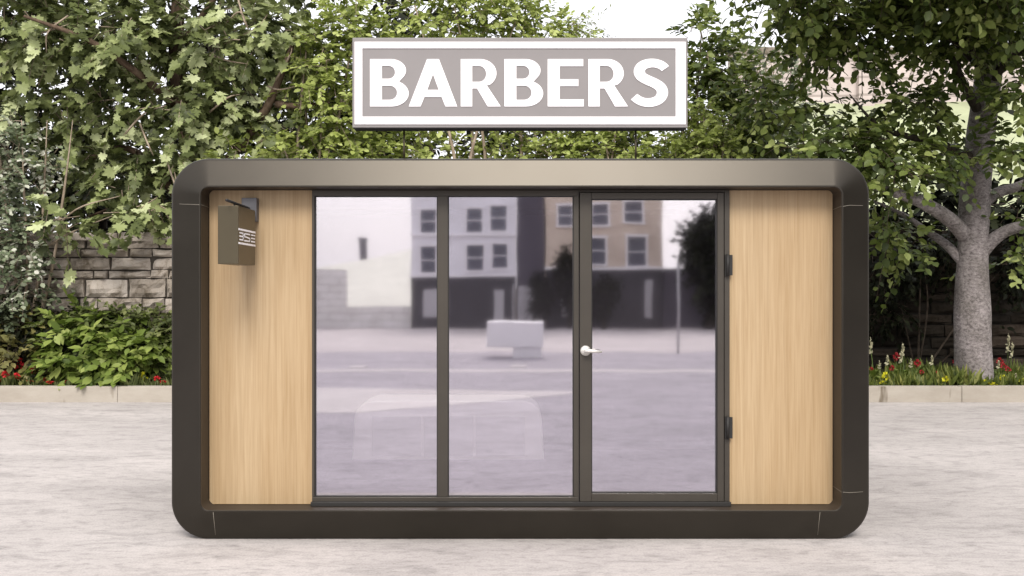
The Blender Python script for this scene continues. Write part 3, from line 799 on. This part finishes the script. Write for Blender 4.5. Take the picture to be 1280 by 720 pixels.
shrub('dark round leaved shrub rising right of the board', 36, 885, 16.6, [B(885, 50, 16.6, .45, .5, .4), B(905, 80, 16.5, .55, .5, .4), B(880, 115, 16.5, .5, .6, .5), B(925, 140, 16.4, .6, .6, .5), B(900, 200, 16.2, .9, .6, .4), B(960, 180, 16.4, .6, .6, .5)], 480, .34, 9, .135, T_ROUND, M['leaf_tree'], droop=-.15, nst=7)
shrub('bushy lime green shrub low beside the right end of the board', 37, 885, 15.2, [B(880, 170, 15.2, .5, .5, .35), B(900, 190, 15.1, .5, .5, .28), B(850, 205, 15.2, .7, .5, .3), B(870, 145, 15.3, .3, .4, .2)], 330, .3, 11, .088, T_ROUND, M['leaf_bright'], droop=-.1)
shrub('pale grey leaved shrub in front of the far stone wall', 38, 955, 18.5, [B(950, 90, 18.5, .7, .6, .5), B(975, 130, 18.3, .7, .6, .5), B(1010, 180, 18.3, .9, .6, .5), B(930, 160, 18.3, .7, .6, .5)], 300, .36, 9, .12, T_OVAL, M['leaf_pale'], droop=0)

# ---- dark evergreens behind
def evergreen(label, seed, pxc, y, w_, h_, n=520, low=.3):
    x = (pxc - 640) / FPX * y
    t = empty('evergreen_tree', (x, y, 0), label, 'tree', 'dark evergreens behind the stone wall')
    limb('trunk', [(x, y, -.05), (x + .1, y, h_ * .4), (x - .05, y, h_ * .92)], [.2, .14, .03], M['bark_dark'], t, 8)
    rg = random.Random(seed); bl = []
    for k in range(9):
        u = k / 8
        z = low + (h_ - low) * u; ww = w_ * (1 - .55 * u ** 2)
        bl.append(((x + rg.uniform(-.35, .35) * ww, y + rg.uniform(-.3, .3) * ww, z), (ww * .7, ww * .55, h_ / 9)))
    lv, tw = sprays(seed, bl, n, .75, 9, .27, droop=.2, front=.1)
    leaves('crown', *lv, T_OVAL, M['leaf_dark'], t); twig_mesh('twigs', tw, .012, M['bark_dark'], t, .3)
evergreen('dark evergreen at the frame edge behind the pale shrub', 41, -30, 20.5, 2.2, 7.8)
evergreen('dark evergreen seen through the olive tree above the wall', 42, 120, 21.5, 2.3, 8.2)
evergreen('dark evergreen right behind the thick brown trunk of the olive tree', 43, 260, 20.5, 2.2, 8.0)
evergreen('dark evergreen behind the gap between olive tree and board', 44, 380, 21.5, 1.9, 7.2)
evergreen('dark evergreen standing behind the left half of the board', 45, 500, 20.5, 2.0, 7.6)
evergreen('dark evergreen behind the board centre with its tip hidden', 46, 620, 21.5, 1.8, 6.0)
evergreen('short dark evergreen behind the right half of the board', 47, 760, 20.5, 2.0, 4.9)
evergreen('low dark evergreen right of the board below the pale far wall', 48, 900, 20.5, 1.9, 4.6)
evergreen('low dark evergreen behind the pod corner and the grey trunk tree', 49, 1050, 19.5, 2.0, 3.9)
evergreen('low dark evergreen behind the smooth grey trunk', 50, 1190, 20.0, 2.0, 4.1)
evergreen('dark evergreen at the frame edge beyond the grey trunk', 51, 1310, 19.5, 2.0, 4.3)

# ---- right: tree with a pale grey trunk
t = empty('broadleaf_tree', P(1217, 480, 14.8), 'large tree with smooth pale grey trunk and oval leaves beside the pod', 'tree')
YT = 14.85
limb('trunk', [P(1218, 492, YT), P(1217, 470, YT), P(1216, 400, YT), P(1216, 330, YT), P(1219, 250, YT), P(1227, 160, YT + .05), P(1239, 60, YT + .1), P(1246, -60, YT + .2), P(1250, -160, YT + .2)],
     [.285, .265, .262, .222, .215, .20, .175, .13, .06], M['bark_grey'], t, 22, .10)
LM = [([P(1212, 300, YT), P(1186, 274, 14.6), P(1150, 252, 14.35), P(1104, 236, 14.1), P(1060, 222, 13.9), P(1010, 212, 13.7)], [.13, .105, .085, .06, .04, .015]),
      ([P(1210, 335, YT), P(1185, 308, 14.95), P(1160, 290, 15.1), P(1128, 268, 15.2), P(1090, 250, 15.3)], [.085, .066, .05, .035, .012]),
      ([P(1222, 320, YT), P(1246, 296, 14.7), P(1272, 284, 14.5), P(1320, 280, 14.3)], [.12, .10, .085, .05]),
      ([P(1224, 258, YT), P(1248, 241, 14.9), P(1275, 232, 15), P(1330, 205, 15.1)], [.10, .085, .07, .04]),
      ([P(1224, 140, YT), P(1204, 105, 14.7), P(1190, 70, 14.5), P(1165, 20, 14.3)], [.08, .06, .045, .02]),
      ([P(1222, 200, YT), P(1160, 178, 14.5), P(1105, 165, 14.3), P(1062, 172, 14.2)], [.075, .055, .04, .015]),
      ([P(1110, 168, 14.3), P(1085, 145, 14.2), P(1062, 118, 14.1)], [.03, .02, .008]),
      ([P(1235, 90, YT), P(1180, 40, 14.4), P(1100, 20, 14.0), P(1020, 5, 13.7)], [.09, .065, .04, .015]),
      ([P(1232, 110, YT), P(1262, 75, 14.7), P(1310, 40, 14.5)], [.08, .06, .03]),
      ([P(1180, 180, 14.6), P(1170, 150, 14.5), P(1172, 130, 14.5)], [.03, .022, .01])]
for i, (pts, r) in enumerate(LM):
    limb('limb', pts, r, M['bark_grey'] if i < 4 else M['bark_dark'], t, 10)
blobs = [B(1000, 20, 13.9, .75, .8, .30, 1.2), B(1080, 25, 14.1, .8, .9, .38, 1.3), B(1170, 15, 14.3, .9, 1.0, .38, 1.2), B(1265, 30, 14.5, .6, .8, .5, 1.1), B(1010, 60, 14.3, .38, .5, .28, 1.0), B(960, 110, 14.6, .38, .5, .4, .9), B(1000, 130, 14.4, .5, .5, .28, .9),
         B(1080, 195, 14.0, .95, .6, .25, 1.2), B(1030, 185, 13.9, .5, .5, .22, 1.1), B(1150, 190, 14.2, .8, .5, .26, 1.0), B(1110, 215, 13.8, .55, .45, .18, 1.2), B(1150, 130, 14.3, .6, .6, .2, .8), B(1100, 285, 14.9, .45, .5, .32, 1.1), B(1140, 320, 15.1, .5, .4, .25, .6),
         B(1255, 175, 14.3, .4, .5, .3, .9), B(1270, 330, 15.0, .3, .5, .3, .7), B(1280, 260, 14.6, .3, .5, .2, .7), B(1100, 85, 14.5, .5, .5, .14, .5),
         B(1090, -90, 14.3, 1.6, 1.5, .8, .5), B(1230, -100, 14.8, 1.6, 1.6, .9, .5), B(1130, 135, 14.5, .5, .5, .22, .9), B(1065, 155, 14.2, .5, .5, .2, .8), B(1170, 95, 14.6, .4, .4, .2, .6), B(1225, 0, 13.4, .9, .6, .32, 1.3), B(1290, 110, 13.6, .5, .5, .3, 1.0), B(1230, -70, 12.8, 1.1, .7, .45, 1.6), B(1000, -50, 13.2, 1.3, 1.3, .5, .6), B(1150, -60, 13.0, 1.5, 1.3, .55, .6), B(1290, -40, 13.2, 1.3, 1.2, .6, .6), B(1050, 45, 14.6, .8, .8, .3, .9), B(1200, 50, 14.2, .6, .7, .25, .9), B(1380, 60, 14.8, 1.0, 1.2, 1.2, .5), B(1380, 220, 14.8, .9, 1.0, .7, .4)]
lv, tw = sprays(61, blobs, 2350, .48, 9, .155, droop=.2, leafdroop=.35, front=.35)
lv[3] = lv[3] * .94
leaves('crown', *lv, T_ROUND, M['leaf_tree'], t); twig_mesh('twigs', tw, .007, M['twig_dark'], t, .6)
# tree-shaded ivy like bush against the dark wall
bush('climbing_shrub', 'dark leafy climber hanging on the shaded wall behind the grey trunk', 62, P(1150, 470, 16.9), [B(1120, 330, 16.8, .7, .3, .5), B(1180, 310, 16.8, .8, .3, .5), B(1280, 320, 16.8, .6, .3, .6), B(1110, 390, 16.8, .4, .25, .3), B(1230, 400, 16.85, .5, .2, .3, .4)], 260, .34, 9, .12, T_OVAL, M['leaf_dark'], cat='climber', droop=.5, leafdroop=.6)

# ------------------------------------------------------------------ stone walls
def stone_wall(name, label, x0, x1, y, z0, z1, mat, mort, seed, hmin, hmax, wmin, wmax, rough):
    rg = random.Random(seed)
    root = empty(name, ((x0 + x1) / 2, y, z0), label, 'wall')
    m = MB(); z = z0
    while z < z1:
        h = rg.uniform(hmin, hmax); x = x0 - rg.uniform(0, wmax)
        while x < x1:
            w_ = rg.uniform(wmin, wmax); m.t = rg.random()
            off = rg.uniform(-.03, .035); hh = h - rg.uniform(.012, .03); nx_, nz_ = 7, 5; g_ = rg.uniform(.008, .02); sd = rg.random() * 50
            vs_ = []
            for j in range(nz_):
                for i in range(nx_):
                    u, v = i / (nx_ - 1), j / (nz_ - 1)
                    e = min(u, 1 - u, v, 1 - v); bul = min(1, e * 5) * .05
                    q = Vector((x + u * w_, z + v * hh, sd))
                    dd = noise.noise(q * 5) * rough + noise.noise(q * 13) * rough * .5
                    vs_.append((x + g_ + u * (w_ - 2 * g_) + noise.noise(q * 4 + Vector((9, 0, 0))) * .018, y - .06 - off - bul - dd * (1 if e > 0 else .4), z + v * hh + noise.noise(q * 4 + Vector((0, 9, 0))) * .016))
            n0 = len(vs_)
            fs_ = [(j * nx_ + i, j * nx_ + i + 1, (j + 1) * nx_ + i + 1, (j + 1) * nx_ + i) for j in range(nz_ - 1) for i in range(nx_ - 1)]
            edge = [i for i in range(nx_)] + [j * nx_ + nx_ - 1 for j in range(1, nz_)] + [(nz_ - 1) * nx_ + i for i in range(nx_ - 2, -1, -1)] + [j * nx_ for j in range(nz_ - 2, 0, -1)]
            for k in edge: vs_.append((vs_[k][0], y + .1, vs_[k][2]))
            ne = len(edge)
            fs_ += [(edge[k], n0 + k, n0 + (k + 1) % ne, edge[(k + 1) % ne]) for k in range(ne)]
            m.add(vs_, fs_, False); x += w_
        z += h
    m.build('stones', mat, root, tone=True)
    m = MB(); m.box(x0, x1, y - .03, y + .42, z0 - .1, z1 - .05); m.build('core', mort, root)
    m = MB(); x = x0
    while x < x1:
        L = rg.uniform(.7, 1.1); m.t = rg.random(); m.box(x + .006, x + L - .006, y - .14, y + .46, z1 + .03 + rg.uniform(-.015, .015), z1 + .15 + rg.uniform(-.02, .02)); x += L
    m.build('coping', mat, root, tone=True, bevel=.015)
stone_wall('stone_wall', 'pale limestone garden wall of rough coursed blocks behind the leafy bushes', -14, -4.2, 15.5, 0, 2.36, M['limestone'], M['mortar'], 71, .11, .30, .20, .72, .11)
stone_wall('stone_wall', 'stone wall behind the grey trunk, darkened in colour to look deeply shaded', -4.15, 14, 17.2, 0, 2.5, M['darkstone'], M['mortar_dark'], 72, .10, .22, .4, 1.2, .05)

# ------------------------------------------------------------------ flowers and grass along the kerb
def flower(name, label, group, cat, h, head, colmat, nblade=5, seed=1, spike=False):
    rg = random.Random(seed)
    t = empty(name, (0, 0, 0), label, cat, group)
    m = MB(); m.tube(curved([(0, 0, -.03), (.01, -.01, h * .5), (rg.uniform(-.03, .03), -.03, h)], 3), .006, 5); st = m.build('stem', M['stem'], t)
    tip = Vector((rg.uniform(-.005, .005), -.03, h))
    g = np.random.default_rng(seed)
    if spike:
        n = 22; pos = np.stack([g.normal(size=n) * .008, -.03 + g.normal(size=n) * .008, h + g.uniform(-.05, .09, n)], 1)
        dr = unit(g.normal(size=(n, 3)) * .6 + [0, 0, .9]); sz_ = g.uniform(.025, .045, n)
    else:
        n = 34; d = unit(g.normal(size=(n, 3)) + [0, 0, .35]); pos = np.array(tip) + d * head * .35
        dr = d; sz_ = np.full(n, head * .75)
    leaves('blossom', pos, dr, unit(g.normal(size=(n, 3))), sz_, g.random(n), T_ROUND, colmat, t)
    n = nblade; a = g.uniform(0, 6.28, n); pos = np.stack([np.cos(a) * .01, np.sin(a) * .01, g.uniform(.0, h * .5, n)], 1)
    dr = unit(np.stack([np.cos(a), np.sin(a), g.uniform(.3, 1.2, n)], 1)); leaves('leaf_tuft', pos, dr, unit(g.normal(size=(n, 3)) * .3 + [0, 0, 1]), g.uniform(.09, .16, n), g.random(n), T_OVAL, M['leaf_bush'], t)
    return t
def strew(proto, spots, seed, labels=None, group2=None):
    rg = random.Random(seed)
    for i, (pxx, pyy, y) in enumerate(spots):
        o = proto if i == 0 else copy_tree(proto)
        X = (pxx - 640) / FPX * y
        zt = CAMZ + (360 - pyy) / FPX * y
        h0 = proto['h']
        s = max(.5, (zt - .2)) / h0 if False else max(.35, (zt - .2) / h0)
        o.location = (X, y, .2); o.rotation_euler = (0, 0, rg.uniform(-1, 1)); o.scale = (max(.8, min(1.2, s)), max(.8, min(1.2, s)), s)
        if labels: o['label'] = labels
        if group2: o['group'] = group2
lab = 'small red flower in the bed left of the pod'
p = flower('red_flower', lab, 'red flowers left of the pod', 'flower', .2, .068, M['red'], seed=3); p['h'] = .2
strew(p, [(8, 468, 14.6), (22, 470, 14.55), (38, 478, 14.6), (1, 476, 14.6), (22, 474, 14.7), (60, 474, 14.62), (85, 478, 14.6), (62, 482, 14.5), (98, 476, 14.7), (102, 474, 14.8), (112, 479, 14.6), (152, 467, 14.8), (160, 475, 14.6), (198, 473, 14.6), (206, 478, 14.55), (201, 442, 15.4), (26, 455, 15.0), (44, 462, 14.9)], 81)
q = flower('red_flower', '', '', 'flower', .2, .045, M['red_shade'], seed=4); q['h'] = .2; q['label'] = 'small red flower in the shade right of the pod'; q['group'] = 'red flowers right of the pod'
strew(q, [(1116, 460, 15.3), (1146, 454, 15.4), (1194, 452, 15.4), (1150, 465, 15.1), (1252, 458, 15.3), (1258, 462, 15.1), (1248, 452, 15.5), (1090, 462, 15.3), (1170, 466, 15.2), (1120, 446, 16.0)], 82, 'small red flower in the shade right of the pod', 'red flowers right of the pod')
p = flower('yellow_flower', 'small yellow flower by the kerb near the grey trunk', 'yellow flowers by the grey trunk', 'flower', .14, .07, M['yellow'], seed=5); p['h'] = .14
strew(p, [(1103, 478, 14.55), (1180, 474, 14.5), (1240, 479, 14.5), (1242, 482, 14.46), (1255, 473, 14.6), (1277, 476, 14.6), (1108, 470, 14.8), (1232, 477, 14.5)], 83)
q = copy_tree(p); q['label'] = 'single yellow flower among the red ones left of the pod'; del q['group']
strew(q, [(179, 470, 14.7)], 84)
p = flower('cream_flower', 'cream flower spike in front of the dark stone wall', 'cream flower spikes by the dark wall', 'flower', .3, .09, M['cream_spike'], seed=7, spike=True); p['h'] = .3
strew(p, [(1090, 436, 15.3), (1108, 452, 15.1), (1101, 458, 15.0), (1124, 448, 15.2), (1140, 456, 15.0), (1128, 440, 15.5), (1258, 432, 15.5), (1262, 440, 15.4), (1247, 457, 15.0), (1268, 470, 14.7), (1164, 452, 15.2)], 85)


def grass(name, x0, x1, y0, y1, n, seed, h, mat):
    g = np.random.default_rng(seed)
    pos = np.stack([g.uniform(x0, x1, n), y0 + (y1 - y0) * g.random(n) ** 1.6, np.full(n, .19)], 1)
    cl = np.sin(pos[:, 0] * 3.1) * .3 + np.sin(pos[:, 0] * 7.7 + 1) * .25
    dr = unit(g.normal(size=(n, 3)) * .33 + [0, 0, 1]); nm = unit(g.normal(size=(n, 3)) * [1, .4, .2] + [0, -1, .2])
    leaves(name, pos, dr, nm, h * g.uniform(.4, 1.25, n) * (1 + cl), np.clip(g.normal(.5, .25, n), 0, 1), T_NARROW, mat, None, kind='stuff', label='short grass and weeds growing along the kerb of the bed', cat='grass')
grass('grass', 5.0, 9.5, 14.46, 16.6, 3600, 91, .20, M['grass'])
grass('grass', -9.5, -4.6, 14.46, 15.6, 2200, 92, .15, M['leaf_mid'])

# ------------------------------------------------------------------ far right: lawn slope and pale stone terrace wall
m = MB(); nx, ny = 40, 12; vv = []
for j in range(ny):
    for i in range(nx):
        X = 3 + 60 * i / (nx - 1); Y = 25 + 22 * j / (ny - 1)
        u = max(0, min(1, (X - 5.0) / 7)); u = u * u * (3 - 2 * u)
        vv.append((X, Y, -.1 + u * 10.2 * min(1, j / (ny - 2)) + .15 * noise.noise(Vector((X * .3, Y * .3, 0)))))
m.add(vv, [(j * nx + i, j * nx + i + 1, (j + 1) * nx + i + 1, (j + 1) * nx + i) for j in range(ny - 1) for i in range(nx - 1)], True)
m.build('hill', M['lawn'], kind='structure')
w2 = empty('terrace_wall', (22, 46, 9), 'pale pink stone terrace wall up the slope beyond the grey trunk tree', 'wall')
m = MB(); m.box(10.0, 50, 45.0, 45.8, 6.0, 12.3); m.build('wall', M['pinkstone'], w2)
m = MB()
for xx in (15.7, 27.5): m.box(xx, xx + .7, 44.7, 44.99, 6.0, 12.6)
m.build('buttress', M['pinkstone'], w2)
m = MB(); m.box(9.9, 50.1, 44.9, 45.9, 12.31, 12.6); m.build('coping', M['limestone'], w2)

# ------------------------------------------------------------------ the street behind the camera, mirrored in the glass
ZF = 41.2; FYB = 2 * GLASS_Y - ZF        # facade plane
SB = FPX / ZF
def fx(x): return (x - 640) / SB
def fz(y): return CAMZ + (360 - y) / SB
def building(name, label, x0, x1, top, depth, wallm, windows, shop, cornices, doors=()):
    root = empty(name, (fx((x0 + x1) / 2), FYB - depth / 2, 0), label, 'building')
    m = MB(); m.box(fx(x0), fx(x1), FYB - depth, FYB, -.05, top); m.build('wall', wallm, root)
    if shop:
        m = MB(); m.box(fx(x0) + .02, fx(x1) - .02, FYB + .003, FYB + .16, 0, fz(shop)); sh = m.build('shopfront', M['shopfront'], root, bevel=.02)
        for (a, b, c, d) in doors:
            m = MB(); m.box(fx(a), fx(b), FYB + .163, FYB + .19, fz(d), fz(c)); m.build('shop_window', M['palepane'], sh)
    for (a, b, c, d) in windows:
        m = MB(); fa, fb, fc, fd = fx(a), fx(b), fz(d), fz(c); y0, y1 = FYB + .002, FYB + .07
        m.box(fa - .08, fa, y0, y1, fc, fd); m.box(fb, fb + .08, y0, y1, fc, fd); m.box(fa - .1, fb + .1, y0, y1 + .05, fd, fd + .1); m.box(fa - .1, fb + .1, y0, y1 + .06, fc - .08, fc)
        m.box(fa, fb, y0, y1 - .02, (fc + fd) / 2 - .02, (fc + fd) / 2 + .02)
        wn = m.build('window', M['white'], root)
        m = MB(); m.box(fa + .001, fb - .001, FYB + .003, FYB + .02, fc + .001, fd - .001); m.build('pane', M['pane'], wn)
    for c in cornices:
        m = MB(); m.box(fx(x0) - .05, fx(x1) + .05, FYB + .002, FYB + .18, fz(c) - .05, fz(c) + .06); m.build('cornice', M['white'], root, bevel=.015)
    m = MB(); m.box(fx(x0) - .04, fx(x1) + .04, FYB - depth - .05, FYB + .1, top + .002, top + .14); m.build('parapet', wallm, root)
building('shop_building', 'white rendered terrace house over a black shopfront mirrored in the middle pane', 514, 645, 6.1, 7, M['render_white'], [(526, 545, 262, 290), (583, 602, 262, 290), (613, 633, 258, 288), (526, 545, 308, 340), (584, 604, 307, 338), (615, 634, 305, 336)], 347, [293, 345], [(617, 630, 362, 403), (641, 643, 356, 403), (530, 560, 362, 396)])
building('shop_building', 'narrow dark slate building squeezed between the two shops mirrored in the glass', 646.5, 680, 6.6, 5, M['greydark'], [], 358, [], [(648, 668, 358, 402)])
building('shop_building', 'cream brick terrace house over a black shopfront mirrored in the door glass', 681.5, 828, 6.4, 7, M['creambrick'], [(697, 716, 256, 282), (740, 760, 255, 282), (781, 803, 252, 278), (735, 757, 298, 330), (784, 807, 297, 333)], 337, [336], [(700, 712, 372, 396), (806, 815, 350, 396)])
m = MB(); m.box(fx(829), fx(960), FYB - .4, FYB, -.05, fz(336)); m.build('boundary_wall', M['greydark'], label='dark boundary wall beside the cream house mirrored in the door', cat='wall')
w3 = MB(); w3.box(fx(250), fx(432), FYB - .4, FYB, -.05, fz(337)); w3.build('boundary_wall', M['whitewall'], label='tall end of the white stone wall mirrored at the left pane edge', cat='wall')
w3 = MB(); w3.box(fx(432) + .01, fx(512), FYB - .4, FYB - .01, -.05, fz(383)); w3.build('boundary_wall', M['whitewall'], label='knee high white wall below the pale hill mirrored in the left pane', cat='wall')
m = MB(); vv = []; nx, ny = 30, 8
for j in range(ny):
    for i in range(nx):
        X = -55 + 52 * i / (nx - 1); Y = -29 - 60 * j / (ny - 1)
        vv.append((X, Y, -.1 + 6.4 * math.sin(math.pi / 2 * j / (ny - 1)) * (.75 + .25 * math.sin(X * .16 + 2)) ))
m.add(vv, [(j * nx + i, j * nx + i + 1, (j + 1) * nx + i + 1, (j + 1) * nx + i) for j in range(ny - 1) for i in range(nx - 1)], True)
m.build('hill', M['drylawn'], kind='structure')
tz = 2 * GLASS_Y + 75
tw_ = empty('stone_tower', ((453 - 640) / FPX * tz, -75, 5), 'small dark square tower on the pale hill mirrored in the left pane', 'tower')
m = MB(); tx = (453 - 640) / FPX * tz; m.box(tx - .3, tx + .3, -75.3, -74.7, 3, CAMZ + 60 / FPX * tz); m.build('shaft', M['greydark'], tw_, bevel=.02)
m = MB(); m.box(tx - .38, tx + .38, -75.38, -74.62, CAMZ + 60 / FPX * tz + .002, CAMZ + 63 / FPX * tz); m.build('cap', M['greydark'], tw_)
cb = empty('utility_cabinet', (.08, -10.3, 0), 'white utility cabinet on a narrow plinth at the road edge, mirrored in the middle pane', 'cabinet')
m = MB(); m.box(-.6, .74, -10.9, -10.1, .25, .86); m.build('body', M['white'], cb, bevel=.02)
m = MB(); m.box(.02, .70, -10.8, -10.15, -.01, .249); m.build('plinth', M['white'], cb)
po = empty('street_post', ((848 - 640) / FPX * 25.5, 2 * GLASS_Y - 25.5, 0), 'thin pale steel post on the pavement mirrored in the door glass', 'post')
X = (848 - 640) / FPX * 25.5; Y = 2 * GLASS_Y - 25.5
m = MB(); m.tube([(X, Y, -.01), (X, Y, 2.2)], .03, 10); m.build('pole', M['steelgrey'], po)
m = MB(); m.tube([(X, Y, 2.2), (X, Y, 2.26)], [.04, .03], 10); m.build('cap', M['steelgrey'], po)
for i, (a, b) in enumerate(((447, 459), (648, 458))):
    z_ = FPX * CAMZ / (b - 360); X = (a - 640) / FPX * z_; Y = 2 * GLASS_Y - z_
    m = MB(); m.box(X - .17, X + .17, Y - .25, Y + .25, -.01, .012)
    m.build('manhole_cover', M['patch'], label=['pale metal cover in the road mirrored in the left pane', 'pale metal cover in the road mirrored in the middle pane'][i], cat='manhole cover', bevel=.005)


def street_tree(label, x, y, h, w_, seed, proto=None):
    if proto:
        o = copy_tree(proto); o.location = (x, y, 0); o['label'] = label; return o
    t = empty('street_tree', (0, 0, 0), label, 'tree', 'dark street trees behind the viewer')
    limb('trunk', [(0, 0, -.05), (.05, 0, h * .35), (0, .05, h * .8)], [.22, .17, .05], M['bark_dark'], t, 8)
    rg = random.Random(seed)
    bl = [((rg.uniform(-.4, .4) * w_, rg.uniform(-.4, .4) * w_, h * (.35 + .06 * k)), (w_ * .62, w_ * .62, h * .13)) for k in range(9)]
    lv, tw = sprays(seed, bl, 520, .7, 9, .30, droop=.1)
    leaves('crown', *lv, T_OVAL, M['leaf_dark'], t)
    t.location = (x, y, 0)
    return t
st = street_tree('dark round tree beside the cream house mirrored in the door edge', fx(895), FYB + .9, 5.0, 1.35, 95)
o = street_tree('small dark tree before the cream house shop window', fx(708), FYB + 1.4, 4, 1, 97, st); o.scale = (.42, .42, .66)
o = street_tree('slim dark tree between the cream and the slate building', fx(674), FYB + 1.0, 4, 1, 97, st); o.scale = (.36, .36, .46); o.rotation_euler.z = 2
o = street_tree('dark tree hiding the right end of the cream house shopfront', fx(750), FYB + 1.6, 4, 1, 97, st); o.scale = (.5, .5, .44); o.rotation_euler.z = 4
o = street_tree('broad dark tree behind the thin street post', fx(878), FYB + 1.6, 4, 1, 97, st); o.scale = (.9, .9, .92); o.rotation_euler.z = 1
street_tree('dark tree standing to the viewer\'s left by the road', -20, -6, 7, 2, 96, st).scale = (1.9, 1.9, 1.5)
street_tree('dark tree further back on the left pavement', -26, -14, 7, 2, 96, st).scale = (2.2, 2.2, 1.7)
street_tree('dark tree standing to the viewer\'s right by the road', 12, -2, 7, 2, 96, st).scale = (2.1, 2.1, 1.7)
street_tree('dark tree further back on the right pavement', 15, -8, 7, 2, 96, st).scale = (2.3, 2.3, 1.9)
street_tree('dark tree nearest the pod on its right side', 13, 4, 7, 2, 96, st).scale = (1.9, 1.9, 1.8)
